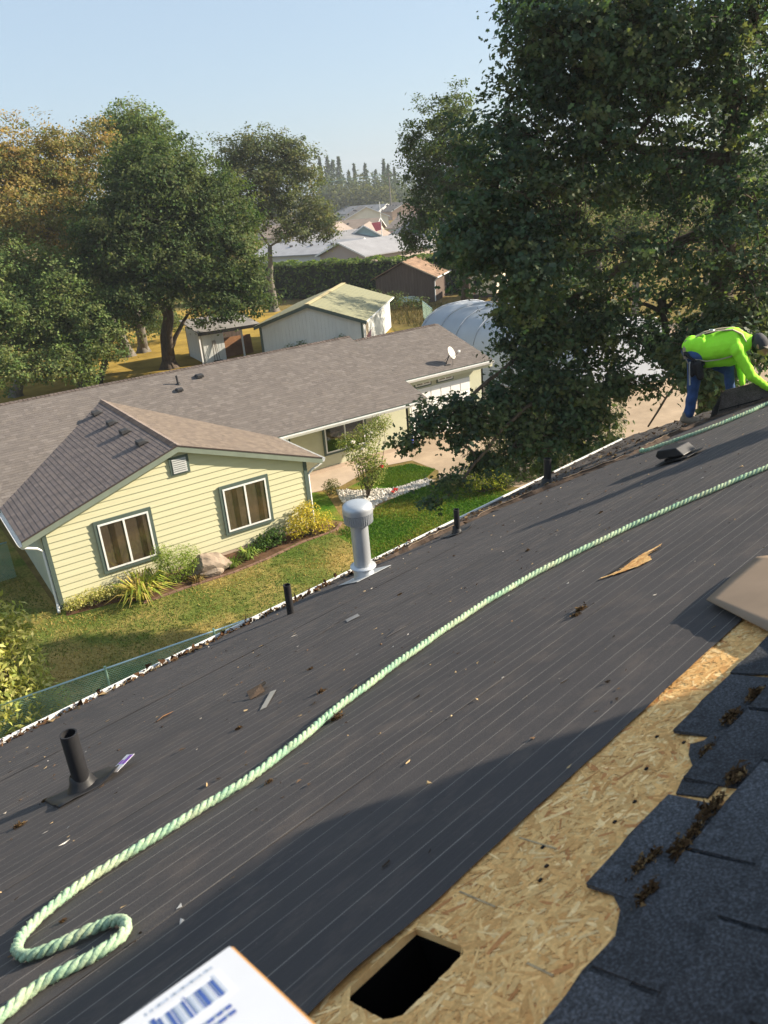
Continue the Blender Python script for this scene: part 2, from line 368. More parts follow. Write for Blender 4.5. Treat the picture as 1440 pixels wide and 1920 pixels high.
def osb_mat():
    m, t, p = newmat('osb_board')
    c = ramp(t, noise(t, 30, 6, .7, stretch=(1, .35, 1)), [(.25, (.58, .33, .12)), (.5, (.72, .46, .19)), (.75, (.80, .58, .28))])
    t.links.new(c, p.inputs['Base Color']); p.inputs['Roughness'].default_value = .8; p.inputs['Specular IOR Level'].default_value = .15
    return m
M['osb'] = osb_mat()
M['strand'] = attrmat('osb_strand', .75, 0, .22, 120, .2)
M['strand'].node_tree.nodes['Principled BSDF'].inputs['Specular IOR Level'].default_value = .15
H0, H1, K0, K1 = .503, .686, 1.112, 1.266        # the open vent hole: u0,u1,v0,v1
deck = MB()
for a, b in (((U0, VR), (H0, VE)), ((H1, VR), (U1, VE)), ((H0, VR), (H1, K0)), ((H0, K1), (H1, VE))):
    deck.box((a[0], a[1], -.014), (b[0], b[1], 0))
deck = deck.build('roof_deck', M['osb'], home, local=True)
# strands of the board, visible along the bare strip
fl = []; fc = []
n = 13000
u = rng.uniform(.0, 3.1, n); v = rng.uniform(.80, 1.30, n)
ok = ~((u > H0 - .002) & (u < H1 + .002) & (v > K0 - .002) & (v < K1 + .002)); u = u[ok]; v = v[ok]; n = len(u)
ang = rng.normal(0.0, .75, n) + np.where(rng.random(n) < .35, 1.3, 0); L = rng.uniform(.018, .075, n); Wd = rng.uniform(.004, .015, n) * np.where(rng.random(n) < .2, 1.5, 1)
L = np.minimum(L, .085)
pal = np.array((1.24, 1.13, 1.0)) * np.array([(.60, .39, .165), (.64, .44, .20), (.55, .34, .14), (.48, .28, .11), (.70, .53, .28), (.42, .21, .085), (.61, .41, .18)])
ci = rng.choice(7, n, p=[.26, .22, .18, .10, .12, .04, .08])
hz = .0006 + .0011 * rng.random(n)
du = np.stack([np.cos(ang), np.sin(ang)], 1); dv = np.stack([-np.sin(ang), np.cos(ang)], 1)
Q = np.zeros((n, 6, 3)); q0 = np.stack([u, v], 1)
for i, (a, b) in enumerate(((-.5, -.3), (-.1, -.5), (.5, -.35), (.5, .3), (.1, .5), (-.5, .35))):
    Q[:, i, :2] = q0 + du * (L * a * rng.uniform(.8, 1.1, n))[:, None] + dv * (Wd * b * rng.uniform(.6, 1.2, n))[:, None]
    Q[:, i, 2] = hz
_in = (Q[:, :, 0] > H0) & (Q[:, :, 0] < H1) & (Q[:, :, 1] > K0) & (Q[:, :, 1] < K1)      # strands end where the board was cut
_ds = np.stack([Q[:, :, 0] - H0, H1 - Q[:, :, 0], Q[:, :, 1] - K0, K1 - Q[:, :, 1]], 2); _wh = _ds.argmin(2)
for _k, (_ax, _val) in enumerate(((0, H0), (0, H1), (1, K0), (1, K1))): Q[:, :, _ax] = np.where(_in & (_wh == _k), _val, Q[:, :, _ax])
keep = np.all((Q[:, :, 0] <= H0 + 1e-6) | (Q[:, :, 0] >= H1 - 1e-6) | (Q[:, :, 1] <= K0 + 1e-6) | (Q[:, :, 1] >= K1 - 1e-6), axis=1) & (Q[:, :, 1].max(1) < 1.30)
Q = Q[keep]; me = poly_mesh('strands', Q.reshape(-1, 3), 6, pal[ci][keep] * rng.uniform(.82, 1.12, (len(Q), 1)))
tag(link('strands', me, M['strand'], home), kind='stuff')
M['stamp'] = plain('grey_stamp', (.40, .30, .17), .9, .4, 60)
# grey-green stamped marks and nail holes on the board
mb = MB()
for a, b in (((.985, 1.245), (.975, 1.135)), ((.80, 1.25), (.79, 1.14)), ((.70, .985), (.695, .925))):
    MB().bar((*a, .0025), (*b, .0025), .0045, .0002).build('stamp_mark', M['stamp'], home, local=True)
mb = MB()
for k in range(11):
    a, b = rng.uniform(.70, 1.45), rng.uniform(.96, 1.2)
    MB().box((a - .005, b - .003, .002), (a + .004, b + .003, .0045)).build('nail_hole', M['dark'], home, local=True)
# hole: near-black shaft below, attic darkness put into its colour
mb = MB()
for lo, hi in (((H0 - .0, K0, -1.3), (H0 + .004, K1, -.0145)), ((H1 - .004, K0, -1.3), (H1, K1, -.0145)), ((H0, K0, -1.3), (H1, K0 + .004, -.0145)), ((H0, K1 - .004, -1.3), (H1, K1, -.0145))): mb.box(lo, hi)
mb.box((H0, K0, -1.32), (H1, K1, -1.3)); mb.build('vent_hole', plain('attic_dark', (.004, .004, .004), 1, .1, 3, spec=0), home, local=True)

def felt_mat():
    m, t, p = newmat('roofing_felt')
    tc = N(t, 'ShaderNodeTexCoord').outputs['Object']
    sep = N(t, 'ShaderNodeSeparateXYZ'); t.links.new(tc, sep.inputs[0])
    base = ramp(t, noise(t, 1.3, 6, .6), [(.3, (.049, .046, .048)), (.7, (.068, .062, .062))])
    dust = ramp(t, noise(t, 5, 7, .7, stretch=(.8, 1.3, 1)), [(.50, (0, 0, 0)), (.8, (1, 1, 1))])
    c = mixc(t, base, (.15, .12, .10), mixc(t, (0, 0, 0), dust, .55))
    st = ramp(t, noise(t, 1, 5, .75, stretch=(1.6, 150, 1)), [(.52, (0, 0, 0)), (.70, (1, 1, 1))])
    c = mixc(t, c, (.125, .115, .11), mixc(t, (0, 0, 0), st, .24))
    # printed lines parallel to the eave
    md = N(t, 'ShaderNodeMath', operation='PINGPONG'); md.inputs[1].default_value = .0365; t.links.new(sep.outputs[1], md.inputs[0])
    lt = N(t, 'ShaderNodeMath', operation='LESS_THAN'); lt.inputs[1].default_value = .0014; t.links.new(md.outputs[0], lt.inputs[0])
    br = ramp(t, noise(t, 1, 4, .6, stretch=(1.5, 8, 1)), [(.30, (.12, .12, .12)), (.62, (.85, .85, .85))])
    ml = N(t, 'ShaderNodeMath', operation='MULTIPLY'); t.links.new(lt.outputs[0], ml.inputs[0]); t.links.new(br, ml.inputs[1])
    c = mixc(t, c, (.27, .25, .225), ml.outputs[0])
    spk = ramp(t, noise(t, 90, 2, .5), [(.70, (0, 0, 0)), (.78, (1, 1, 1))])
    c = mixc(t, c, (.17, .15, .13), mixc(t, (0, 0, 0), spk, .35))
    t.links.new(c, p.inputs['Base Color']); p.inputs['Roughness'].default_value = .82; p.inputs['Specular IOR Level'].default_value = .25
    bump(t, p, mixc(t, noise(t, 160, 4, .8), noise(t, 7, 4, .6, stretch=(.6, 2.2, 1)), .6), .35, .010); return m
M['felt'] = felt_mat()
nu, nv = 200, 130
us = np.linspace(U0, U1 - .02, nu); vv = np.linspace(1.275, VE - .02, nv)
A, B = np.meshgrid(us, vv, indexing='ij')
B2 = B + np.where(B < 1.28, .0015 * np.sin(A * 7) + .001 * np.sin(A * 31), 0)
Z = .005 + .0016 * np.sin(B * 31 + .8 * np.sin(A * 1.7)) * (.5 + .5 * np.sin(A * .9 + B)) + .0012 * np.sin(B * 83 + 2 * np.sin(A * .8)) + .0008 * np.sin(A * 9 + B * 14)
Z = np.maximum(Z, .0022)
near = (A > H0 - .12) & (A < H1 + .10) & (B < 1.35)
Z = Z + np.where(near, .012 * np.exp(-((A - .55) / .10) ** 2) * np.clip((1.35 - B) / .08, 0, 1), 0)
P = np.stack([A, B2, Z], 2).reshape(-1, 3)
F = [(i * nv + j, (i + 1) * nv + j, (i + 1) * nv + j + 1, i * nv + j + 1) for i in range(nu - 1) for j in range(nv - 1)]
mb = MB(); mb.add(P, F); felt = mb.build('felt_underlay', M['felt'], home, local=True, smooth=True)
# overlap seams of the felt courses
mb = MB()
for vs0 in (2.07, 3.02, 3.96, 4.9):
    pts = [(a, vs0 + .006 * math.sin(a * 2.1 + vs0), .0085) for a in np.linspace(U0, U1 - .03, 80)]
    mb = MB()
    for p0, p1 in zip(pts[:-1], pts[1:]): mb.add([(p0[0], p0[1] - .10, .0062), (p1[0], p1[1] - .10, .0062), p1, p0, (p1[0], p1[1] + .001, .004), (p0[0], p0[1] + .001, .004)], [(0, 1, 2, 3), (3, 2, 4, 5)])
    mb.build('felt_lap', M['felt'], home, local=True)
# torn place with the board showing, and curled scraps
tear = [(2.74, 2.245), (2.83, 2.185), (2.95, 2.20), (3.04, 2.20), (3.17, 2.165), (3.09, 2.14), (3.02, 2.155), (2.93, 2.075), (2.86, 2.10), (2.80, 2.16)]
mb = MB(); mb.add([(a, b, .0105) for a, b in tear], [tuple(range(len(tear)))[::-1]])
mb.build('bare_tear', M['osb'], home, local=True)
n = 160; q = scatter_poly(tear, n); Q = np.zeros((n, 4, 3)); an = rng.normal(-.2, .4, n); Lq = rng.uniform(.01, .035, n)
for i, (a, b) in enumerate(((-.5, -.15), (.5, -.2), (.5, .15), (-.5, .2))):
    Q[:, i, 0] = q[:, 0] + Lq * a * np.cos(an) - .012 * b * np.sin(an) * 1.6; Q[:, i, 1] = q[:, 1] + Lq * a * np.sin(an) + .02 * b * np.cos(an); Q[:, i, 2] = .0108 + .0012 * rng.random(n)
tag(link('tear_strands', poly_mesh('tear_strands', Q.reshape(-1, 3), 4, pal[rng.integers(0, 7, n)]), M['strand'], home), kind='stuff')
mb = MB()
for pts in ([(2.72, 2.25, .006), (2.86, 2.215, .012), (2.98, 2.225, .014), (3.05, 2.235, .012), (2.9, 2.245, .006)], [(3.02, 2.165, .011), (3.10, 2.13, .013), (3.13, 2.15, .014)]):
    mb.add(pts, [tuple(range(len(pts)))]); mb.add([(a, b, c - .002) for a, b, c in pts], [tuple(range(len(pts)))[::-1]])
mb.build('felt_flap', M['felt'], home, local=True)

# ---- shingle tabs that are still nailed down
def tab_mesh(i, wd=.294, ln=.185, th=.0065):
    r = random.Random(i); n = 7; mb = MB(); top = []; 
    edge = [(-wd / 2 + wd * k / (n - 1), (r.uniform(-.003, .003))) for k in range(n)]
    T = [(-wd / 2, -ln, .001), (wd / 2, -ln, .001)]; up = [(x, y, th + r.uniform(.0, .004)) for x, y in edge]; lo = [(x, y, .0005) for x, y in edge]
    mb.add([T[0], T[1]] + up + lo, [(0, 1) + tuple(range(1 + n, 1, -1))] + [(2 + k, 3 + k, 3 + n + k, 2 + n + k) for k in range(n - 1)] + [(0, 2, 2 + n), (1, 1 + 2 * n, 1 + n)])
    me = bpy.data.meshes.new('shingle'); me.from_pydata(mb.v, [], mb.f); me.update(); me.materials.append(M['shingle_near']); return me
def near_shingle_mat():
    m, t, p = newmat('old_shingle')
    c = N(t, 'ShaderNodeObjectInfo').outputs['Color']
    g = ramp(t, noise(t, 170, 4, .8), [(.34, (.45, .45, .45)), (.5, (.9, .9, .9)), (.66, (2.0, 2.05, 2.15))])
    b = ramp(t, noise(t, 12, 5, .7), [(.3, (.7, .7, .7)), (.7, (1.3, 1.3, 1.3))])
    t.links.new(mixc(t, mixc(t, c, g, 1.0, 'MULTIPLY'), b, 1.0, 'MULTIPLY'), p.inputs['Base Color'])
    p.inputs['Roughness'].default_value = .9; p.inputs['Specular IOR Level'].default_value = .2
    bump(t, p, noise(t, 300, 3, .8), .6, .004); return m
M['shingle_near'] = near_shingle_mat()
TABS = [tab_mesh(i) for i in range(5)]
def put_tab(u_, v_, z_, col, tilt=0, yaw=0, sx=1):
    o = bpy.data.objects.new('shingle', random.choice(TABS)); COL.objects.link(o); o.parent = home
    o.location = (u_, v_, z_); o.rotation_euler = (tilt, 0, yaw); o.scale = (sx, 1, 1); o.color = (*col, 1); return o
def dk(): k = random.uniform(.75, 1.3); return (.052 * k, .056 * k, .063 * k)
# course by course at the lower right
for k, (vb, ustart) in enumerate(((1.125, 1.425), (.995, .882), (.870, .42), (.745, .28), (.62, .42), (.495, .28), (.37, .42), (.245, .28), (.12, .42), (-.005, .28))):
    for j in range(8):
        u_ = ustart + .152 + j * .305 + (.052 if (k == 1 and j > 0) else 0)
        if u_ > 3.1: break
        put_tab(u_, vb, .004 + (.003 if k < 2 else 0), dk(), tilt=.012 + (.055 if (k, j) in ((1, 0), (0, 0), (1, 1)) else .01 * random.random()), yaw=random.uniform(-.012, .012))
for u0_, poly in ((0, [(1.20, .99), (1.247, 1.003), (1.305, 1.009), (1.345, 1.04), (1.39, 1.06), (1.41, 1.036), (1.46, 1.03), (1.46, .92), (1.20, .92)]),
                  (1, [(.35, .875), (.62, .872), (.72, .884), (.80, .876), (.86, .905), (.885, .935), (.92, .92), (.92, .80), (.35, .80)])):
    mb = MB(); mb.prism([(a, b, .0022) for a, b in poly], (0, 0, .004)); o = mb.build('torn_shingle', M['shingle_near'], home, local=True); o.color = (.05, .053, .058, 1)
mb = MB(); mb.box((.22, -.6, .0022), (3.05, .845, .0038)); o = mb.build('under_course', M['shingle_near'], home, local=True); o.color = (.03, .032, .036, 1)
mb = MB(); mb.box((1.30, .846, .0022), (3.05, .975, .0038)); o = mb.build('under_course', M['shingle_near'], home, local=True); o.color = (.03, .032, .036, 1)
# along the eave and the far rake
bu = [3.6, 4.0, 4.9, 5.6, 6.0, 6.6, 7.05, 7.8, 8.2, 8.42, 8.5]; bv = [6.12, 5.95, 5.72, 5.66, 5.45, 5.05, 4.78, 4.66, 4.5, 4.1, 1.2]
def vbound(u_): return float(np.interp(u_, bu, bv))
for c in range(36):
    vb = VE + .02 - .127 * c
    for j in range(22):
        u_ = U1 - .14 - j * .305 - (c % 2) * .152
        if vb - .06 < vbound(u_) or u_ < 3.7: continue
        put_tab(u_, vb, .008, sc((.072, .062, .055), random.uniform(.7, 1.25)), tilt=.022 + random.uniform(0, .02), yaw=random.uniform(-.01, .01))
# lifted, ragged edge of the strip that is still to be torn off
mb = MB(); uu = np.concatenate([np.linspace(4.0, 8.42, 90), np.full(25, 8.44)]); vv_ = np.concatenate([[vbound(x) for x in np.linspace(4.0, 8.42, 90)], np.linspace(4.05, 1.3, 25)])
rg = np.cumsum(rng.normal(0, .012, len(uu))); rg = np.clip(rg - np.linspace(0, rg[-1], len(uu)), -.06, .06)
lift = .022 + .020 * np.abs(np.sin(uu * 3.1 + vv_ * 2)) + .012 * rng.random(len(uu))
for i in range(len(uu) - 1):
    s_ = []
    for k in (i, i + 1):
        ox, oy = (0, -1) if uu[k] < 8.43 else (-1, 0)
        a = rg[k] * .7; s_ += [(uu[k] - ox * .10, vv_[k] - oy * .10, .014), (uu[k] + ox * a, vv_[k] + oy * a, lift[k]), (uu[k] + ox * (a + .02), vv_[k] + oy * (a + .02), .007)]
    mb.add(s_, [(0, 1, 4, 3), (1, 2, 5, 4)])
mb.build('torn_edge', plain('torn_edge', (.075, .052, .038), .9, .5, 9, .3), home, local=True)
tearstrip = MB()
for i in range(0, 84):
    if (i // 6) % 3 != 1:
        a, b = (uu[i], vv_[i] - rg[i] * .7 - .004, lift[i] + .003), (uu[i + 1], vv_[i + 1] - rg[i + 1] * .7 - .004, lift[i + 1] + .003)
        tearstrip.bar(a, b, .016, .004)
tearstrip.build('frayed_strip', plain('frayed_paper', (.30, .22, .15), .9, .3, 20), home, local=True)

# ---- gutter, drip edge, walls, far slope
mb = MB(); prof = [(.0, -.015), (.004, -.12), (.085, -.125), (.118, -.045), (.128, -.012), (.112, -.012), (.108, -.040), (.078, -.115), (.010, -.112), (.008, -.015)]
E0 = np.array((0, VE, 0))
pts = [E0 + OUTL * a + UPL * (b - .02) for a, b in prof]
mb.prism([p_ + np.array((U0, 0, 0)) for p_ in pts], (9.17 - U0, 0, 0)); 
for uc in (U0, 9.165): mb.prism([p_ + np.array((uc, 0, 0)) for p_ in pts[:6]], (.006, 0, 0))
mb.build('gutter', M['gutter'], home, local=True)
mb = MB(); mb.box((U0, VE - .03, -.030), (9.2, VE + .012, -.0145)); mb.box((U1 - .02, VR, -.12), (U1 + .012, VE, -.0145))
mb.build('drip_edge', M['gutter'], home, local=True)
lit = MB()
for k in range(1600):
    a = rng.uniform(U0, 9.1); b = rng.uniform(.015, .10); r = rng.uniform(.008, .022); z = rng.uniform(-.09, -.045) + (.03 if a < 5.5 else 0)
    c = E0 + np.array((a, 0, 0)) + OUTL * b + UPL * z; d = rng.normal(0, r, (4, 3)); k_ = rng.uniform(.5, 1.3)
    lit.add(c + d, [(0, 1, 2), (0, 2, 3), (0, 3, 1), (1, 3, 2)], (.075 * k_, .04 * k_, .022 * k_))
tag(lit.build('gutter_litter', attrmat('leaf_litter', .95, 0, .2, 60, .05), home, local=True, colors=True), kind='stuff')
M['litter'] = bpy.data.materials['leaf_litter']
lit = MB()
for k in range(2600):
    a = rng.uniform(-1.5, 9.2); 
    if a < 4: b = VE - abs(rng.normal(0, .05)) - .01
    else: b = rng.uniform(vbound(a), VE)
    if a > 8.4 and rng.random() < .5: b = rng.uniform(3.6, VE)
    z = .014 if a > 4 else .008
    if a < 4 and rng.random() < .5: continue
    if rng.random() < .35 * (1 + math.sin(a * 5)) / 2: continue
    r = rng.uniform(.007, .02); c = np.array((a, b, z + r * .3)); d = rng.normal(0, r, (4, 3)) * (1, 1, .55); k_ = rng.uniform(.5, 1.4)
    col = (.085, .05, .028) if rng.random() < .7 else (.18, .13, .07)
    lit.add(c + d, [(0, 1, 2), (0, 2, 3), (0, 3, 1), (1, 3, 2)], sc(col, k_))
tag(lit.build('leaf_litter', M['litter'], home, local=True, colors=True), kind='stuff')
def wl(u_, hd_, z_): return rl(ORG + U * u_ + np.array((-.15932, .98723, 0)) * hd_ + np.array((0, 0, 1.0)) * (z_ - ORG[2]))
hdE = VE * CS; zE = ORG[2] - VE * SN; hdR = VR * CS; zR = ORG[2] - VR * SN; hdB = 2 * hdR - hdE
mb = MB(); sec = [(hdE - .45, 0), (hdE - .45, zE + .16), (hdR, zR - .10), (hdB + .45, zE + .16), (hdB + .45, 0)]
p0 = [wl(U0 + .3, a, b) for a, b in sec]; p1 = [wl(U1 - .35, a, b) for a, b in sec]
mb.add(p0 + p1, [(4, 3, 2, 1, 0), (5, 6, 7, 8, 9), (0, 1, 6, 5), (3, 4, 9, 8)])
mb.build('wall', M['siding_sh'], home, local=True)
mb = MB(); q = [wl(U0, hdR + .003, zR + .0), wl(U1, hdR + .003, zR), wl(U1, hdB, zE), wl(U0, hdB, zE)]
mb.prism(q, UPL * -.03); o = mb.build('far_slope', M['shingle_near'], home, local=True); o.color = (.06, .06, .06, 1)
mb = MB(); q = [wl(U0, hdE - .46, zE + .1), wl(U1, hdE - .46, zE + .1), wl(U1, hdE, zE - .05), wl(U0, hdE, zE - .05)]
mb.prism(q, UPL * -.02); mb.build('soffit', M['white'], home, local=True)

# ---- pipes and vents through the roof
def vent_pipe(u_, v_, h_, r_, label, plate=True, boot=True, lean=(0, 0, 0)):
    ax = UPL + np.array(lean); ax = ax / np.linalg.norm(ax); c = np.array((u_, v_, 0.0))
    mb = MB(); mb.lathe([(r_, -.03), (r_, h_), (r_ * .84, h_), (r_ * .84, h_ - .12), (0.0005, h_ - .12)], c, ax, 24)
    o = mb.build('vent_pipe', M['blackplastic'], home, local=True, smooth=True); tag(o, label)
    o.data.polygons.foreach_set('use_smooth', [len(p_.vertices) == 4 and True for p_ in o.data.polygons])
    m = o.modifiers.new('e', 'EDGE_SPLIT'); m.split_angle = .6
    if boot:
        mb = MB(); mb.lathe([(r_ * 2.1, .0), (r_ * 1.75, .02), (r_ * 1.35, .05), (r_ * 1.22, .075), (r_ * 1.02, .08)], c, (0, -.25, 1), 24); mb.build('boot', M['blackplastic'], o, local=True, smooth=True)
    if plate:
        mb = MB(); n_ = 8; w2 = max(.10, r_ * 3.1)
        g = [[(u_ - w2 * 1.25 + 2.5 * w2 * i / n_, v_ - w2 * 1.1 + 2.2 * w2 * j / n_, .013 + .05 * max(0, (i / n_ - .55)) ** 2 * (1 - j / n_) * 6 * r_ / .035 * .5 + .004 * math.sin(i + j)) for j in range(n_ + 1)] for i in range(n_ + 1)]
        mb.add([p_ for row in g for p_ in row], [(i * (n_ + 1) + j, (i + 1) * (n_ + 1) + j, (i + 1) * (n_ + 1) + j + 1, i * (n_ + 1) + j + 1) for i in range(n_) for j in range(n_)])
        fp = mb.build('flashing', M['blackplastic'], o, local=True, smooth=True); s_ = fp.modifiers.new('s', 'SOLIDIFY'); s_.thickness = .004
    return o
p_near = vent_pipe(.735, 3.66, .30, .036, 'thick black vent pipe on a wide rubber flashing with a torn sticker')
mb = MB(); mb.box((-.055, -.032, 0), (.055, .032, .0012), M=Matrix.Translation((.905, 3.60, .032)) @ Matrix.Rotation(.25, 4, 'Z') @ Matrix.Rotation(-.25, 4, 'Y'))
st = mb.build('sticker', plain('sticker_paper', (.72, .70, .72), .6, .1, 20), p_near, local=True)
mb = MB(); Ms = Matrix.Translation((.905, 3.60, .032)) @ Matrix.Rotation(.25, 4, 'Z') @ Matrix.Rotation(-.25, 4, 'Y')
mb.box((-.005, -.028, .0013), (.050, .0, .002), M=Ms); mb.box((-.005, .006, .0013), (.02, .026, .002), M=Ms); mb.build('sticker_print', plain('purple_print', (.30, .12, .50), .6, .2, 30), p_near, local=True)
vent_pipe(3.03, 5.55, .27, .030, 'slim black vent pipe standing by the gutter beside the fence', plate=False, boot=False)
vent_pipe(4.91, 5.40, .25, .028, 'slim black vent pipe on torn felt beside the galvanised vent', plate=True)
vent_pipe(6.67, 5.66, .30, .042, 'black vent pipe standing in the leaf-strewn shingle strip', plate=False)
# galvanised gas vent
c = np.array((3.854, 5.575, 0.0))
mb = MB(); mb.lathe([(.076, -.02), (.076, .52)], c, UPL, 32); o = mb.build('gas_vent', M['galv'], home, local=True, smooth=True); tag(o, 'tall galvanised vent pipe with ribbed round cap')
mb = MB(); mb.lathe([(.092, -.02), (.088, .05), (.080, .10)], c, UPL, 32); mb.lathe([(.078, .128), (.112, .118), (.116, .108), (.113, .106), (.079, .118)], c, UPL, 32); mb.build('storm_collar', M['galv'], o, local=True, smooth=True)
mb = MB(); mb.lathe([(.10, .515), (.118, .53), (.121, .625), (.118, .632)], c, UPL, 32); mb.build('cap_core', M['galv'], o, local=True, smooth=True)
mb = MB(); x_ = np.array((1.0, 0, 0)); y_ = np.cross(UPL, x_)
for k in range(40):
    a = 2 * math.pi * k / 40; d = math.cos(a) * x_ + math.sin(a) * y_; mb.bar(c + d * .122 + UPL * .535, c + d * .126 + UPL * .618, .008, .006, up=d)
mb.build('rib', M['galv'], o, local=True)
mb = MB(); mb.lathe([(.130, .622), (.131, .655), (.127, .682), (.112, .700), (.080, .712), (.04, .718), (.0005, .72)], c, UPL, 32); mb.build('cap_lid', M['galv'], o, local=True, smooth=True)
mb = MB(); n_ = 6; mb.box((c[0] - .19, c[1] - .15, .011), (c[0] + .21, c[1] + .15, .0135)); mb.build('flashing', M['galv'], o, local=True)
# hooded box vent
mb = MB(); bx = (5.86, 3.56)
def bp(a, b, z): return (bx[0] + a * .68, bx[1] + b * .68, .012 + z * .9)
S = [bp(-.16, -.17, .03), bp(.16, -.17, .03), bp(.16, -.10, .115), bp(-.16, -.10, .115), bp(-.17, .14, .135), bp(.17, .14, .135), bp(.17, .19, .09), bp(-.17, .19, .09), bp(-.16, .16, .05), bp(.16, .16, .05)]
mb.add(S, [(0, 1, 2, 3), (3, 2, 5, 4), (4, 5, 6, 7), (7, 6, 9, 8), (0, 3, 4, 7, 8), (1, 9, 6, 5, 2), (0, 8, 9, 1)])
o = mb.build('box_vent', M['blackplastic'], home, local=True, bevel=.008); tag(o, 'low black hooded roof vent half pulled from the felt')
mb = MB(); mb.box(bp(-.12, -.12, .008), bp(.12, .12, .035)); mb.build('throat', M['dark'], o, local=True)
mb = MB(); mb.box(bp(-.22, -.24, .012), bp(.22, .20, .016)); mb.build('flange', M['blackplastic'], o, local=True)
# ================================================================== the neighbour's house
EZ, SL, WW, OE, OR = 2.291, .335, 8.02, .543, .17       # eave height, slope, wing width, eave and rake overhang
YB, YR_ = 3.028, 8.62; APX = WW / 2; APZ = EZ + SL * (WW / 2 + OE); RZ = EZ + SL * (YR_ - YB)
XL, XR = -.65, 15.25
nh = thing('cream_house', (0, 0, 0), 'cream lap-sided house with grey-brown shingle roof across the lawn', 'house')
roof = MB()
def slab(mb, a, b, c, d, t=.05): mb.prism([a, b, c, d], (0, 0, -t))
YV = YB + WW / 2 + OE
D_ = .012
slab(roof, (-OE, -OR, EZ - D_), (APX, -OR, APZ - D_), (APX, YV, APZ - D_), (-OE, YV, EZ - D_))
slab(roof, (APX, -OR, APZ - D_), (WW + OE, -OR, EZ - D_), (WW + OE, YV, EZ - D_), (APX, YV, APZ - D_))
slab(roof, (XL, YB, EZ - D_), (XR, YB, EZ - D_), (XR, YR_, RZ - D_), (XL, YR_, RZ - D_))
slab(roof, (XL, YR_, RZ - D_), (XR, YR_, RZ - D_), (XR, 2 * YR_ - YB, EZ - D_), (XL, 2 * YR_ - YB, EZ - D_))
GX1, GY0, GZ0, GY1, GZ1 = 20.0, 4.54, 2.79, 8.35, 4.0
slab(roof, (XR, GY0, GZ0 - D_), (GX1, GY0, GZ0 - D_), (GX1, GY1, GZ1 - D_), (XR, GY1, GZ1 - D_))
slab(roof, (XR, GY1, GZ1 - D_), (GX1, GY1, GZ1 - D_), (GX1, 2 * GY1 - GY0, GZ0 - D_), (XR, 2 * GY1 - GY0, GZ0 - D_))
roof = roof.build('roof', M['trim'], nh)
tabs = []      # (corner, e*len, s*len, normal, colour, distance)
def shingle_plane(o, e, s, L, S, palette, ex=.142, wd=.22):
    o, e, s = (np.array(x, float) for x in (o, e, s)); e /= np.linalg.norm(e); s /= np.linalg.norm(s); nrm = np.cross(e, s); nrm *= np.sign(nrm[2])
    nc = int(S / ex)
    for i in range(nc):
        off = rng.uniform(0, wd); a = -off
        while a < L:
            ww_ = wd * rng.choice((.55, .8, 1.0, 1.2)); a0, a1 = max(0, a), min(L, a + ww_)
            if a1 - a0 > .04:
                c = o + e * a0 + s * (i * ex); cc = np.array(palette[rng.integers(len(palette))]) * rng.uniform(.93, 1.07)
                tabs.append((c, e * (a1 - a0), s * ex * 1.18, nrm, cc, np.linalg.norm(c - CAM)))
            a += ww_
PALS = [(0.148, 0.131, 0.12), (0.143, 0.126, 0.116), (0.155, 0.136, 0.123), (0.167, 0.148, 0.136), (0.145, 0.128, 0.118), (0.136, 0.12, 0.111)]
PALW = [(0.185, 0.150, 0.122), (0.172, 0.139, 0.114), (0.200, 0.162, 0.129), (0.162, 0.132, 0.110)]
PALL = [(0.172, 0.144, 0.134), (0.156, 0.132, 0.126), (0.184, 0.152, 0.138), (0.144, 0.122, 0.116)]
SW = math.hypot(WW / 2 + OE, APZ - EZ); SMN = math.hypot(YR_ - YB, RZ - EZ)
shingle_plane((-OE, YV, EZ), (0, -1, 0), (WW / 2 + OE, 0, APZ - EZ), YV + OR, SW, PALL)
shingle_plane((WW + OE, -OR, EZ), (0, 1, 0), (-(WW / 2 + OE), 0, APZ - EZ), YV + OR, SW, PALW)
shingle_plane((XL, YB, EZ), (1, 0, 0), (0, YR_ - YB, RZ - EZ), XR - XL, SMN, PALS)
shingle_plane((XR, 2 * YR_ - YB, EZ), (-1, 0, 0), (0, -(YR_ - YB), RZ - EZ), XR - XL, SMN, PALS)
shingle_plane((XR, GY0, GZ0), (1, 0, 0), (0, GY1 - GY0, GZ1 - GZ0), GX1 - XR, math.hypot(GY1 - GY0, GZ1 - GZ0), PALS)
# the tabs that show largest are pieces of their own, the rest one part
UNIT = bpy.data.meshes.new('shingle'); UNIT.from_pydata([(0, 0, .008), (1, 0, .008), (1, 1, .001), (0, 1, .001), (0, 0, -.004), (1, 0, -.004)], [], [(0, 1, 2, 3), (4, 5, 1, 0)]); UNIT.update(); UNIT.materials.append(M['shingle_piece'])
vis = [t_ for t_ in tabs if t_[3][1] < .1]
def wing_shows(t_): c = t_[0]; return not (c[1] > YB and abs(c[0] - APX) > 0 and c[2] < EZ + SL * (c[1] - YB) + .02 and t_[3][0] != 0)
vis = [t_ for t_ in vis if wing_shows(t_)]; vis.sort(key=lambda t_: t_[5]); own = set(id(t_) for t_ in vis[:300])
mb = MB()
for t_ in tabs:
    c, e, s, nrm, cc, _ = t_
    if id(t_) in own:
        o = bpy.data.objects.new('shingle', UNIT); COL.objects.link(o); o.parent = roof
        o.matrix_local = Matrix(((e[0], s[0], nrm[0], c[0]), (e[1], s[1], nrm[1], c[1]), (e[2], s[2], nrm[2], c[2]), (0, 0, 0, 1))); o.color = (*cc, 1)
    else:
        mb.add([c + nrm * .008, c + e + nrm * .008, c + e + s + nrm * .001, c + s + nrm * .001, c - nrm * .004, c + e - nrm * .004], [(0, 1, 2, 3), (4, 5, 1, 0)], tuple(cc))
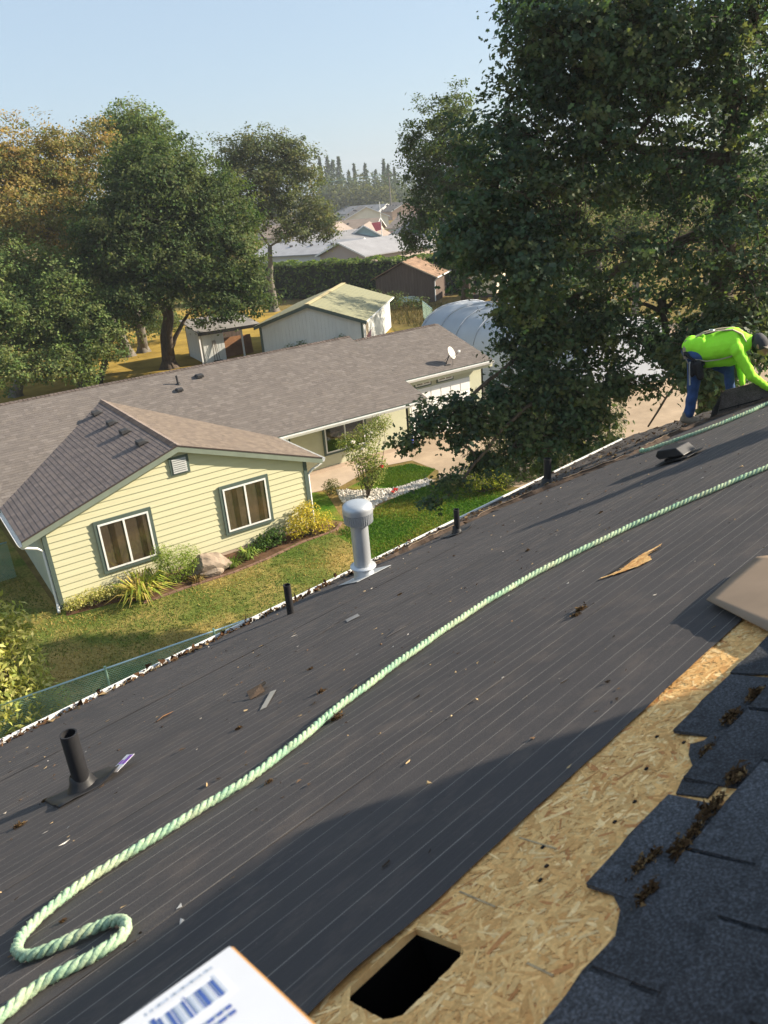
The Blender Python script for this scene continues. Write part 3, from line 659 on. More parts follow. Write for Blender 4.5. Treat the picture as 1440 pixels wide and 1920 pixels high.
tag(mb.build('shingle_field', M['shingle'], roof, colors=True), kind='stuff')
mb = MB()
def caps(a, b, t1, t2):
    a, b = np.array(a, float), np.array(b, float); L = np.linalg.norm(b - a); n = int(L / .15); d = (b - a) / L; t1, t2 = np.array(t1, float), np.array(t2, float)
    for i in range(n):
        p = a + d * i * .15; q = p + d * .17; z = np.array((0, 0, 1.0)); k = rng.uniform(.8, 1.15)
        mb.add([p + t1 * .14 + z * .022, p + z * .036, p + t2 * .14 + z * .022, q + t1 * .14 + z * .008, q + z * .020, q + t2 * .14 + z * .008], [(0, 1, 4, 3), (1, 2, 5, 4), (0, 3, 4, 1)], (.22 * k, .18 * k, .16 * k))
g1 = np.array((-1, 0, -SL)) / math.hypot(1, SL); g2 = np.array((1, 0, -SL)) / math.hypot(1, SL)
caps((APX, YV + .2, APZ), (APX, -OR, APZ), g1, g2)
h1 = np.array((0, -1, -SL)) / math.hypot(1, SL); h2 = np.array((0, 1, -SL)) / math.hypot(1, SL)
caps((XL, YR_, RZ), (XR, YR_, RZ), h1, h2); caps((XR, GY1, GZ1), (GX1, GY1, GZ1), h1, h2)
tag(mb.build('ridge_cap', M['shingle'], roof, colors=True), kind='stuff')

# ---- gable wall: a backing and lapped boards
def roof_z(x): return EZ + SL * (min(x, WW - x) + OE) - .09
mb = MB(); mb.prism([(0, .0, 0), (WW, .0, 0), (WW, .0, roof_z(WW)), (APX, .0, roof_z(APX)), (0, .0, roof_z(0))], (0, .12, 0))
wall = mb.build('gable_wall', M['siding'], nh)
zb = .12; EXP = .186
while zb < roof_z(APX) - .04:
    z1 = zb + EXP
    lowx = 0.0
    def xr_at(z):
        if z <= roof_z(0): return 0.0
        return (z - roof_z(0)) / SL
    x0, x1 = xr_at(zb + .0), xr_at(min(z1, roof_z(APX)))
    if x0 > APX - .1: break
    x1 = min(x1, APX - .02)
    mb = MB(); P = [(x0, -.027, zb), (WW - x0, -.027, zb), (WW - x1, -.004, z1 + .004), (x1, -.004, z1 + .004)]
    mb.add(P + [(x0, -.001, zb), (WW - x0, -.001, zb)], [(0, 1, 2, 3), (4, 5, 1, 0)])
    mb.build('siding_board', M['siding'], wall); zb = z1
mb = MB(); mb.box((-.01, -.012, -.1), (WW + .01, .0, .125)); mb.build('foundation', M['concrete'], nh)
# side walls and the rest of the body
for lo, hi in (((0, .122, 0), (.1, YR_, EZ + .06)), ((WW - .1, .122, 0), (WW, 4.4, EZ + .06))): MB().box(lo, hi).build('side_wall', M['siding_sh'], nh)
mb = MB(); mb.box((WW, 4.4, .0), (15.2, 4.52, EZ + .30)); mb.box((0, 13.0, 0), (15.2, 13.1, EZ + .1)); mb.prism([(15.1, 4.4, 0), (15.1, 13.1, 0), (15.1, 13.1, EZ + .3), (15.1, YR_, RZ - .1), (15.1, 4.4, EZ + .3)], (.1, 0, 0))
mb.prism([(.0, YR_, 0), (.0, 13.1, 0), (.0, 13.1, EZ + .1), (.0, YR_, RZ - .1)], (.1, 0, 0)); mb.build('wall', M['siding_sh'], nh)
mb = MB(); mb.box((WW + .002, 4.36, 0), (15.18, 4.398, .16)); mb.build('wall_base', M['concrete'], nh)
for x in (9.75, 10.02): MB().box((x, 4.33, .02), (x + .2, 4.359, .15)).build('crawl_vent', M['dark'], nh)
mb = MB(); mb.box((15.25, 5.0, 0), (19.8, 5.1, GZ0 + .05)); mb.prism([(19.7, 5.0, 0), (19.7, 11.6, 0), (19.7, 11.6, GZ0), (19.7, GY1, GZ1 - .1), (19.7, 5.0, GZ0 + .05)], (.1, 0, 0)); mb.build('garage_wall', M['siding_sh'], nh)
MB().box((XR, GY0 + .03, GZ0 - .30), (GX1, GY0 + .07, GZ0 - .055)).build('garage_fascia', M['siding_sh'], nh)
# corner boards, rakes, soffits
for x0, x1 in ((-.03, .09), (WW - .09, WW + .03)):
    mb = MB(); mb.box((x0, -.048, -.05), (x1, -.0, EZ + .06)); xx = -.03 if x0 < 0 else WW + .001
    mb.box((xx - (.0 if x0 > 0 else .002), -.034, -.05), (xx + .029, .10, EZ + .06)); mb.build('corner_board', M['trim'], nh)
for sgn in (-1, 1):
    xa, xb = APX, (APX + sgn * (WW / 2 + OE)); mb = MB()
    mb.prism([(xa, -OR - .022, APZ - .03), (xb, -OR - .022, EZ - .03), (xb, -OR - .022, EZ - .19), (xa, -OR - .022, APZ - .19)], (0, .022, 0)); mb.build('rake_board', plain('sage_rake' + str(sgn), (.20, .235, .19), .6, .1, 3), nh)
    mb = MB(); mb.prism([(xa, -OR - .03, APZ + .012), (xb, -OR - .03, EZ + .012), (xb, -OR - .03, EZ - .028), (xa, -OR - .03, APZ - .028)], (0, .03, 0)); mb.build('drip_edge', plain('dark_drip' + str(sgn), (.06, .045, .04), .5, .2, 5), nh)
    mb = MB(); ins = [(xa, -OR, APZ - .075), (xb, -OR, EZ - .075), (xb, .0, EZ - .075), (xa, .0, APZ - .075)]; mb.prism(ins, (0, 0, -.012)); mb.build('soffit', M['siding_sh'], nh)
def gutter_run(a, b, out):
    a, b, out = (np.array(x, float) for x in (a, b, out)); z = np.array((0, 0, 1.0)); mb = MB()
    pr = [(0, -.01), (0, -.11), (.08, -.115), (.115, -.03), (.12, -.005), (.106, -.005), (.10, -.03), (.072, -.105), (.008, -.10), (.008, -.01)]
    mb.prism([a + out * p + z * q for p, q in pr], b - a); return mb.build('gutter', M['gutter'], nh)
gutter_run((-OE, -OR, EZ - .03), (-OE, YB, EZ - .03), (-1, 0, 0)); gutter_run((WW + OE, YB, EZ - .03), (WW + OE, -OR, EZ - .03), (1, 0, 0))
gutter_run((XR, YB, EZ - .03), (WW + OE + .02, YB, EZ - .03), (0, -1, 0)); gutter_run((GX1, GY0, GZ0 - .03), (XR, GY0, GZ0 - .03), (0, -1, 0))
def downspout(pts): mb = MB(); mb.tube(pts, .04, 6); mb.build('downspout', M['white'], nh, smooth=False)
downspout([(-.60, -.05, EZ - .13), (-.55, -.05, EZ - .22), (-.20, -.03, EZ - .36), (-.07, .02, EZ - .5), (-.07, .02, .2), (-.09, -.05, .08), (-.12, -.25, .04)])
downspout([(WW + .60, -.05, EZ - .13), (WW + .55, -.05, EZ - .22), (WW + .2, -.03, EZ - .36), (WW + .08, .03, EZ - .5), (WW + .08, .03, .1)])

# ---- windows
def glass_mat(name, tint, gl=.14):
    m, t, p = newmat(name); out = t.nodes['Material Output']
    tr = N(t, 'ShaderNodeBsdfTransparent'); tr.inputs[0].default_value = (*tint, 1); g = N(t, 'ShaderNodeBsdfGlossy'); g.inputs['Roughness'].default_value = .04
    mx = N(t, 'ShaderNodeMixShader'); mx.inputs[0].default_value = gl
    t.links.new(tr.outputs[0], mx.inputs[1]); t.links.new(g.outputs[0], mx.inputs[2]); t.links.new(mx.outputs[0], out.inputs[0]); return m
M['screen'] = glass_mat('window_screen', (.76, .73, .70), .12); M['glass'] = glass_mat('window_glass', (.6, .62, .6), .22)
M['dim_gap'] = plain('dim_gap_brown', (.12, .092, .07), .9, .3, 4); M['blind'] = plain('tan_blind', (.33, .285, .23), .6, .12, 4); M['room'] = plain('dim_room', (.05, .035, .025), .9, .4, 1.2)
def window(x0, x1, z0, z1, y, label, blind=True, pane='screen', trim=.10, parent=nh):
    w_ = MB()
    for lo, hi in (((x0, z0), (x1, z0 + trim)), ((x0, z1 - trim), (x1, z1)), ((x0, z0 + trim), (x0 + trim, z1 - trim)), ((x1 - trim, z0 + trim), (x1, z1 - trim))): w_.box((lo[0], y - .05, lo[1]), (hi[0], y, hi[1]))
    o = w_.build('window', M['trim'], parent); tag(o, label)
    a0, a1, c0, c1 = x0 + trim, x1 - trim, z0 + trim, z1 - trim; f = .05; fr = MB(); xm = (a0 + a1) / 2
    for lo, hi in (((a0, c0), (a1, c0 + f)), ((a0, c1 - f), (a1, c1)), ((a0, c0 + f), (a0 + f, c1 - f)), ((a1 - f, c0 + f), (a1, c1 - f)), ((xm - .028, c0 + f), (xm + .028, c1 - f))): fr.box((lo[0], y - .066, lo[1]), (hi[0], y - .005, hi[1]))
    fr.build('frame', M['white'], o)
    for p0, p1 in ((a0 + f, xm - .028), (xm + .028, a1 - f)): MB().box((p0, y - .058, c0 + f), (p1, y - .055, c1 - f)).build('pane', M[pane], o)
    MB().box((a0 + f, y - .030, c0 + f), (a1 - f, y - .026, c1 - f)).build('room', M['room'], o)
    if blind:
        b = MB(); z = c0 + f + .02
        while z < c1 - f - .01:
            b.prism([(a0 + f + .005, y - .052, z), (a1 - f - .005, y - .052, z), (a1 - f - .005, y - .036, z + .017), (a0 + f + .005, y - .036, z + .017)], (0, .002, 0)); z += .030
        b.build('blind', M['blind'], o)
        for p0 in (a0 + f + .24, xm + .028 + .34): MB().box((p0, y - .0545, c0 + f), (p0 + .15, y - .0535, c1 - f)).build('dim_strip', M['dim_gap'], o)  # dark strip stands in for the dim room showing in each pane
    return o
window(1.316, 2.945, .633, 2.225, -.034, 'lower window nearer the downspout corner with tan blinds'); window(5.034, 6.659, .633, 2.225, -.034, 'window nearer the yellow shrub with tan blinds')
window(11.1, 13.1, .62, 1.85, 4.398, 'dark picture window under the deep eave', blind=False, pane='glass', trim=.09)
window(8.9, 9.7, 1.35, 2.05, 4.398, 'small window under the deep eave', blind=False, pane='glass', trim=.08)
M['louvre'] = plain('grey_louvre', (.42, .43, .42), .6, .05, 4)
mb = MB(); mb.box((3.72, -.06, 2.93), (4.30, -.001, 3.47)); gv = mb.build('gable_vent', M['trim'], nh)
for k in range(7): MB().prism([(3.80, -.085, 2.99 + k * .062), (4.22, -.085, 2.99 + k * .062), (4.22, -.062, 3.035 + k * .062), (3.80, -.062, 3.035 + k * .062)], (0, .004, 0)).build('louvre', M['louvre'], gv)
# garage door and windows above it
gd = MB().box((15.7, 4.96, .02), (19.0, 4.998, 2.15)).build('garage_door', M['white'], nh)
for r in range(4):
    for k in range(6): MB().box((15.78 + k * .54, 4.945, .08 + r * .52), (16.24 + k * .54, 4.959, .50 + r * .52)).build('door_panel', M['white'], gd)
for x in (16.0, 17.2): window(x, x + .9, 2.22, 2.68, 4.998, 'narrow window above the garage door', blind=False, pane='glass', trim=.06)
# vents on the roofs
def roof_cap(name, x, y, z, s, dirv, label=None):
    mb = MB(); d = np.array(dirv, float); d /= np.linalg.norm(d); e = np.cross((0, 0, 1.0), d); e /= np.linalg.norm(e); nn = np.cross(d, e); nn *= np.sign(nn[2]); c = np.array((x, y, z))
    def q(a, b, h): return c + d * a * s + e * b * s + nn * h * s
    mb.add([q(-.5, -.45, 0), q(.5, -.45, .1), q(.5, .45, .1), q(-.5, .45, 0), q(-.2, -.38, .32), q(.42, -.38, .45), q(.42, .38, .45), q(-.2, .38, .32)], [(3, 2, 1, 0), (4, 5, 6, 7), (0, 1, 5, 4), (1, 2, 6, 5), (2, 3, 7, 6), (3, 0, 4, 7)])
    o = mb.build(name, M['vent_dark'], roof, bevel=.02); 
    if label: tag(o, label)
M['vent_dark'] = plain('dark_vent', (.035, .035, .037), .6, .2, 5)
for y in (6.3, 4.5, 3.05, 1.4): roof_cap('roof_vent', 3.50, y, APZ - SL * .51 + .012, .36, (-1, 0, -SL))
roof_cap('roof_vent', 7.86, 7.8, EZ + SL * (7.8 - YB) + .012, .34, (0, -1, -SL)); roof_cap('roof_vent', 6.77, 7.15, EZ + SL * (7.15 - YB) + .012, .3, (0, -1, -SL))
mb = MB(); mb.tube([(6.93, 7.6, 3.7), (6.90, 7.6, 4.16)], .04, 10); mb.lathe([(.12, 0), (.09, .03), (.05, .09)], (6.93, 7.6, 3.80), (0, -.3, 1), 14); mb.build('roof_pipe', M['vent_dark'], roof)
# satellite dish
sd = thing('satellite_dish', (17.76, 5.0, 2.93), 'pale satellite dish on a bent mast at the eave of the lower roof', 'satellite dish')
mb = MB(); ax = np.array((.42, -.80, .42)); ax /= np.linalg.norm(ax); cen = np.array((18.03, 4.98, 3.36))
prof = [(.0005, 0), (.09, .006), (.18, .024), (.27, .054), (.275, .058), (.27, .05), (.18, .016), (.09, -.004), (.0005, -.01)]
mb.lathe(prof, cen, ax, 28); o = mb.build('reflector', plain('dish_paint', (.62, .60, .54), .5, .08, 4), sd, smooth=True)
MB().tube([(17.76, 5.0, 2.90), (17.80, 4.98, 3.05), tuple(cen - ax * .03)], .022, 8).build('mast', M['vent_dark'], sd)
arm = MB(); arm.tube([tuple(cen + np.array((0, 0, -.26))), tuple(cen + ax * .42 + np.array((0, 0, -.10)))], .012, 6); arm.build('feed_arm', M['vent_dark'], sd)
e_ = cen + ax * .43 + np.array((0, 0, -.09)); MB().box(e_ - .045, e_ + .045).build('receiver', M['white'], sd, bevel=.01)
for k in (-1, 1): MB().tube([tuple(cen + ax * .02 + np.array((0, k * .1, -.1))), (17.9, 5.0 + k * .3, 2.93 + .06 * k)], .008, 5).build('strut', M['vent_dark'], sd)
MB().box((17.62, 4.85, 2.885 - .02), (17.9, 5.15, 2.93)).build('foot', M['vent_dark'], sd)
# ================================================================== trees
def blob(px, py, d, rx, ry=None, rz=None, w_=1.0): return (at(px, py, d), (rx, ry or rx, rz or rx), w_)
def trunk_to(base, top, n=7, bow=.05): p = curve_pts(base, top, bow, n); p[0] = base; return p
# dark round oak behind the house
b = np.array((14.16, 30.8, 0)); tp = at(330, 520, 54.4)
tree('oak_tree', b, trunk_to(b, tp), [blob(320, 420, 54, 4.6), blob(230, 440, 53, 3.3), blob(420, 480, 53, 3.0), blob(300, 345, 54, 3.9, 3.9, 3.2), blob(390, 400, 55, 3.7, 3.7, 3.6), blob(260, 350, 54, 2.9), blob(330, 500, 52, 3.2, 3.2, 2.6), blob(200, 470, 52, 2.4), blob(455, 545, 52, 2.0), blob(400, 575, 51, 1.9, 1.9, 1.5), blob(250, 560, 51, 2.0, 2, 1.6)],
     .22, 2700, 44, .55, GREEN_D + [(.05, .09, .028)], 'dense dark green round oak behind the cream house', 'oaks behind the cream house', .42, DIAM, 'leaf_far', shell=.30,
     extra_trunks=[(trunk_to(b + (.15, -.1, .9), at(295, 560, 54)), .26), (trunk_to(b + (.1, .1, .7), at(352, 590, 54.4)), .2)])
def autumn(p, c):
    k = np.clip((p[2] - 8) / 8, 0, 1) * np.clip((13 - p[0]) / 6, .15, 1); return np.array(c) * (1 - k) + np.array((.36, .24, .08)) * k if rng.random() < .6 else np.array(c)
b = np.array((13.65, 38.2, 0)); tp = at(165, 480, 60)
tree('oak_tree', b, trunk_to(b, tp), [blob(40, 340, 60, 4.2), blob(130, 330, 62, 4.0), blob(60, 440, 58, 4.2), blob(150, 420, 60, 3.8), blob(-30, 400, 58, 4.2), blob(20, 300, 60, 2.6), blob(110, 285, 61, 2.5, 2.5, 2), blob(175, 270, 62, 1.9), blob(180, 500, 58, 2.4)],
     .22, 1500, 42, .6, BROWN_G, 'tall oak with orange-brown upper leaves at the edge of the photo', 'oaks behind the cream house', .34, DIAM, 'leaf_far', 'barkgrey', shell=.38, accent=autumn)
b = np.array((15.0, 38.9, 0)); tp = at(262, 400, 62)
tree('oak_tree', b, trunk_to(b, tp), [blob(255, 240, 66, 2.9, 2.9, 2.2), blob(215, 250, 66, 1.6), blob(305, 270, 66, 1.8), blob(270, 300, 66, 2.8)], .22, 420, 42, .55, GREEN_M,
     'thin-topped oak rising behind the dark round oak', 'oaks behind the cream house', .34, DIAM, 'leaf_far', 'barkgrey', shell=.4)
b = np.array((8.33, 30.0, 0)); tp = at(150, 640, 52)
tree('oak_tree', b, trunk_to(b, tp), [blob(150, 590, 51, 2.8), blob(205, 560, 52, 2.0), blob(110, 540, 52, 2.8), blob(190, 640, 50, 2.0, 2, 1.6), blob(130, 680, 49, 1.7, 1.7, 1.3), blob(80, 600, 51, 2.0), blob(220, 500, 53, 1.8), blob(165, 705, 48.5, .9)],
     .19, 1050, 40, .5, GREEN_M, 'leafy mid-green oak with two stems right behind the roof ridge', 'oaks behind the cream house', .3, DIAM, 'leaf_far', shell=.4,
     extra_trunks=[(trunk_to(b + (.9, .2, 0), at(205, 600, 52)), .22)])
b = np.array((4.4, 31.2, 0)); tp = at(40, 640, 52)
tree('oak_tree', b, trunk_to(b, tp), [blob(30, 600, 51, 2.9), blob(-30, 560, 51, 3.0), blob(60, 690, 49, 1.7, 1.7, 1.3), blob(10, 520, 53, 2.7), blob(0, 690, 49, 1.7), blob(60, 545, 53, 2.0)],
     .19, 950, 40, .5, GREEN_M, 'leafy mid-green oak cut by the photo edge', 'oaks behind the cream house', .28, DIAM, 'leaf_far', 'barkgrey', shell=.4)
b = np.array((12.9, 41.5, 0))
tree('oak_tree', b, trunk_to(b, at(225, 560, 63)), [blob(215, 540, 63, 2.6), blob(260, 590, 63, 2.0), blob(170, 560, 66, 3.0), blob(300, 600, 66, 2.4, 2.4, 1.5), blob(100, 620, 68, 4.0, 4, 3)], .22, 600, 40, .55, GREEN_D, 'small shaded oak standing in the gap between bigger oaks', 'oaks behind the cream house', .2, DIAM, 'leaf_far', shell=.4)
# open-crowned oak by the white shed
b = np.array((31.0, 48.5, 0)); tp = at(500, 440, 77)
tree('oak_tree', b, trunk_to(b, at(506, 462, 77), 7, .02), [blob(500, 330, 77, 4.0, 4, 3.2), blob(440, 300, 77, 2.4), blob(560, 320, 77, 2.9), blob(480, 280, 77, 2.6), blob(590, 400, 77, 2.6, 2.6, 2.2), blob(540, 280, 77, 2.0), blob(430, 350, 77, 2.4), blob(550, 430, 76, 2.6, 2.6, 1.6), blob(620, 430, 76, 1.5), blob(480, 400, 77, 2.2), blob(520, 385, 76, 2.2)],
     .25, 1150, 34, .55, [(.135, .155, .072), (.115, .14, .065), (.165, .175, .085), (.095, .12, .058)], 'open-crowned oak with pale bare limbs rising behind the white shed', None, .36, DIAM, 'leaf_far', 'barkgrey', shell=.5)
# farther oak left of the big one
b = at(850, 600, 54); b[2] = 0
tree('oak_tree', b, trunk_to(b, at(850, 400, 46)), [blob(830, 260, 46, 2.3), blob(800, 330, 46, 1.8), blob(860, 330, 46, 2.4), blob(790, 400, 45, 1.5), blob(760, 440, 45, .8), blob(850, 210, 46, 1.4), blob(850, 420, 45, 2.4), blob(780, 455, 45, 1.0, 1, .8), blob(850, 470, 44, 1.2), blob(900, 300, 46, 2.6), blob(920, 450, 45, 2.4), blob(770, 270, 46, 1.0)],
     .18, 1000, 38, .42, GREEN_D, 'mid-distance oak with tapering crown against the sky', None, .3, DIAM, 'leaf_far', shell=.42)
# the great oak over the driveway
def far_(p): p = np.array(p); h_ = math.hypot(p[0] - CAM[0], p[1] - CAM[1]); return CAM + (p - CAM) * (1.2 if h_ < 16.7 else 1.0)
def _f(B): return [(far_(c_), tuple(np.array(r_) * (1.2 if math.hypot(c_[0] - CAM[0], c_[1] - CAM[1]) < 16.7 else 1)), w_) for c_, r_, w_ in B]
def _w(B): return [(c_, r_, ((.16 if c_[0] > 13.2 and c_[2] > 11 else .30) if c_[2] > 9.3 else (.22 if (c_[2] > 7.4 and c_[0] > 9.8) else .75))) for c_, r_, _ in B]
b = np.array((14.16, -9.96, 0)); P0 = at(1350, 560, 20); P1 = at(1368, 330, 20); P2 = at(1375, 120, 20)
big = [blob(1130, 90, 19, 2.3, 2.3, 2.0), blob(1330, 60, 20, 2.6), blob(1060, 60, 19, 1.7), blob(1060, 190, 19, 1.8), blob(1230, 190, 19, 2.0), blob(1420, 180, 20, 2.2), blob(960, 270, 18.5, 1.5), blob(1120, 300, 19, 1.7, 1.7, 1.4), blob(930, 370, 18, 1.4), blob(1030, 400, 18, 1.6), blob(1290, 330, 20, 1.6, 1.6, 1.3),
       blob(1420, 380, 19, 1.9), blob(900, 450, 17.5, 1.1), blob(980, 500, 17.5, 1.3), blob(1120, 470, 18, 1.3, 1.3, 1.0), blob(1250, 470, 18, 1.3, 1.3, 1.0), blob(1390, 510, 18, 1.5), blob(1200, 30, 19, 2.0), blob(1010, 20, 19, .9), blob(1020, 120, 18.6, 1.1),
       blob(975, 590, 16, .7), blob(1010, 640, 15.8, .95), blob(1120, 620, 16, .9, .9, .8), blob(1060, 730, 15.5, 1.0), blob(960, 750, 15.2, .85), blob(880, 780, 14.8, .75, .75, .6), blob(800, 790, 14.4, .55, .55, .4), blob(760, 830, 14.3, .35, .35, .25), blob(1000, 830, 15, .85, .85, .7), blob(1100, 800, 15.2, .75), blob(920, 860, 14.6, .5, .5, .35), blob(845, 905, 14, .30, .3, .3), blob(815, 945, 13.8, .22, .22, .15), blob(860, 830, 14.4, .4, .4, .25),
       blob(1160, 710, 15.4, .5), blob(1240, 640, 15.4, .75, .75, .5), blob(1220, 720, 15.2, .3), blob(1330, 620, 15.8, .9, .9, .6), blob(1290, 540, 16.5, .8), blob(1420, 610, 15.5, .9), blob(1180, 560, 16.5, .8), blob(1075, 560, 16.5, .8), blob(1270, 700, 15, .35), blob(1420, 30, 19, 2.0), blob(1335, 700, 17, .7), blob(1370, 650, 17, .8), blob(1300, 660, 17, .6), blob(1350, 760, 17, .5)]
tree('oak_tree', b, np.vstack([curve_pts(b, P0, .01, 4)[:-1], curve_pts(P0, P1, .01, 4)[:-1], curve_pts(P1, P2, .01, 4)]), _f(_w(big)), .135, 2500, 42, .32, [(.050, .092, .050), (.062, .108, .054), (.044, .082, .048), (.085, .125, .056), (.11, .14, .058)],
     'great dark oak with long drooping limbs beside the worker', None, .30, LOBED, 'leaf', shell=.48, extra_trunks=[(curve_pts(at(1360, 420, 20), at(1000, 610, 19.5), .06, 10), .14), (curve_pts(at(1240, 560, 19.5), at(1262, 700, 19), .05, 6), .10), (curve_pts(at(1365, 300, 20), at(1120, 260, 19), .05, 8), .15),
     (curve_pts(at(1000, 640, 19.2), at(790, 820, 17.3), .05, 10), .06), (curve_pts(at(1060, 700, 18.7), at(840, 930, 16.8), .05, 10), .055), (curve_pts(at(1330, 640, 19.2), at(1215, 800, 17.8), .06, 8), .04)])
# smaller oaks beyond the driveway, in the gap under the great crown
for (px, d, h, lab) in ((1115, 58, 560, 'far oak trunk on dry grass seen under the great crown'), (1190, 50, 555, 'leafy young oak beyond the gravel drive'), (1000, 60, 545, 'oak beside the old camper beyond the hoop shelter'), (1330, 52, 560, 'oak beyond the drive behind the worker'), (1430, 60, 560, 'oak at the far side of the drive by the photo edge')):
    b = at(px, h, d); b[2] = 0
    tree('oak_tree', b, trunk_to(b, at(px, 470, d)), [blob(px - 30, 430, d, 2.6), blob(px + 40, 400, d, 2.6), blob(px, 340, d, 2.8), blob(px + 10, 480, d, 2.0, 2, 1.2)], .2, 190, 40, .6, GREEN_M + [(.09, .10, .03)], lab, 'oaks beyond the gravel drive', .26, DIAM, 'leaf_far', 'barkgrey', shell=.45)

# ---- shrubs, hedges and bedding
def bush(name, base, lobes, leaf, n, palette, label, cat='shrub', tmpl=DIAM, up=.5, stems=4, group=None, mat='leaf_far', pw=.4):
    T = thing(name, base, label, cat, group); base = np.array(base, float); mb = MB(); C = []; O = []; K = []
    tot = sum(np.prod(r) ** .7 for _, r in lobes)
    for c, r in lobes:
        c = base + np.array(c, float); r = np.array(r, float); k = int(n * np.prod(r) ** .7 / tot)
        d = rng.normal(0, 1, (k, 3)); d /= np.linalg.norm(d, axis=1)[:, None]; f = rng.random(k) ** pw * (1 + .18 * np.sin(d[:, 0] * 7) * np.sin(d[:, 2] * 6 + 1))
        q = c + d * r * f[:, None]; q[:, 2] = np.maximum(q[:, 2], .02); C.append(q); O.append(d)
        K.append(np.array(palette)[rng.integers(0, len(palette), k)] * rng.uniform(.75, 1.25, (k, 1)))
        for s in range(stems): mb.tube(curve_pts(base + rng.normal(0, .05, 3) * (1, 1, 0), c + rng.normal(0, .3, 3) * r, .06, 4), np.linspace(.018, .005, 4), 4, cap=False)
    mb.build('stem', M['bark'], T)
    link('foliage', leaf_mesh('foliage', np.vstack(C) - base, leaf, tmpl, np.vstack(K), up, np.vstack(O)), M[mat], T); return T
YEL = [(.58, .46, .055), (.50, .42, .06), (.66, .55, .10), (.32, .32, .05)]
bush('yellow_shrub', (7.55, -.5, 0), [((0, 0, .55), (.6, .5, .5)), ((-.45, -.05, .40), (.4, .35, .35)), ((.45, -.2, .40), (.45, .35, .35)), ((.1, .1, .85), (.35, .3, .3))], .075, 2600, YEL, 'round bright yellow variegated shrub at the house corner')
bush('green_shrub', (6.35, -.45, 0), [((0, 0, .30), (.5, .4, .3)), ((-.45, -.1, .22), (.35, .3, .2))], .09, 900, [(.07, .13, .03), (.10, .17, .035), (.05, .10, .025)], 'low dark green shrub between yellow shrub and iris clump')
bush('green_shrub', (3.05, -.8, 0), [((0, 0, .6), (.6, .5, .6)), ((.5, .1, .55), (.42, .4, .5)), ((-.25, .1, .95), (.35, .35, .35))], .085, 3600, [(.22, .31, .05), (.15, .24, .04), (.30, .37, .07)], 'upright bright green shrub beside the boulder', tmpl=LANCE)
bush('variegated_hedge', (.75, -.35, 0), [((-.45, 0, .22), (.35, .28, .22)), ((0, 0, .26), (.4, .3, .24)), ((.45, -.05, .24), (.38, .3, .22)), ((.8, -.1, .2), (.3, .25, .2))], .055, 2400, [(.55, .50, .16), (.62, .58, .26), (.30, .34, .07)], 'low cream and yellow edging shrub at the downspout corner', 'shrub')
def clump(name, base, n, L, palette, label, spread=.55, wd=.022, cat='plant'):
    T = thing(name, base, label, cat); base = np.array(base, float); V = []; K = []
    for i in range(n):
        a = rng.uniform(0, 6.283); l = L * rng.uniform(.6, 1.15); out = l * rng.uniform(.25, 1.0) * spread * 1.6; b0 = np.array((math.cos(a), math.sin(a), 0)) * rng.uniform(0, .14)
        d = np.array((math.cos(a), math.sin(a), 0)); s = np.array((-math.sin(a), math.cos(a), 0)) * wd * rng.uniform(.6, 1.3); hgt = l * rng.uniform(.45, .85)
        pts = [b0 + d * out * t + np.array((0, 0, 1)) * (hgt * (2.2 * t - 1.75 * t * t) ) for t in (0, .3, .6, 1.0)]
        pts[3][2] = max(.02, pts[3][2]); k = np.array(palette[rng.integers(len(palette))]) * rng.uniform(.75, 1.2)
        for j, (w0, w1) in enumerate(((1, 1), (1, .8), (.8, .08))): V += [pts[j] - s * w0, pts[j] + s * w0, pts[j + 1] + s * w1, pts[j + 1] - s * w1]; K.append(k)
    me = poly_mesh('leaf_blade', np.array(V), 4, np.array(K)); link('leaf_blade', me, M['grass'], T)
    mb = MB(); mb.lathe([(.10, 0), (.13, .03), (.10, .07), (.02, .09)], base, n=8); mb.build('crown_base', M['bed'], T); return T
clump('daylily', (1.95, -1.05, .01), 200, 1.2, [(.36, .40, .06), (.50, .46, .09), (.20, .28, .045), (.50, .38, .12)], 'large arching clump of yellow-green strap leaves under the window', .62)
clump('dry_grass', (2.15, -.55, .01), 130, 1.15, [(.46, .33, .14), (.38, .26, .10), (.30, .28, .09)], 'tuft of dry tan grass stems behind the strap leaves', .4, .010)
clump('tall_iris', (2.55, -.75, .01), 70, 1.1, [(.14, .22, .035), (.20, .28, .05)], 'stand of upright green blades between dry grass and shrub', .22)
clump('iris', (5.35, -.75, .01), 90, .62, [(.20, .28, .06), (.30, .34, .08), (.14, .22, .04)], 'iris clump with broad pale green blades beside the boulder', .45, .03)
clump('sedge', (4.75, -.95, .01), 110, .45, [(.13, .20, .035), (.18, .24, .04)], 'fine grassy tuft at the foot of the boulder', .5, .012)
clump('brown_sedge', (3.55, -1.15, .01), 90, .35, [(.28, .18, .07), (.20, .17, .05)], 'small browned tuft in front of the boulder', .5, .012)
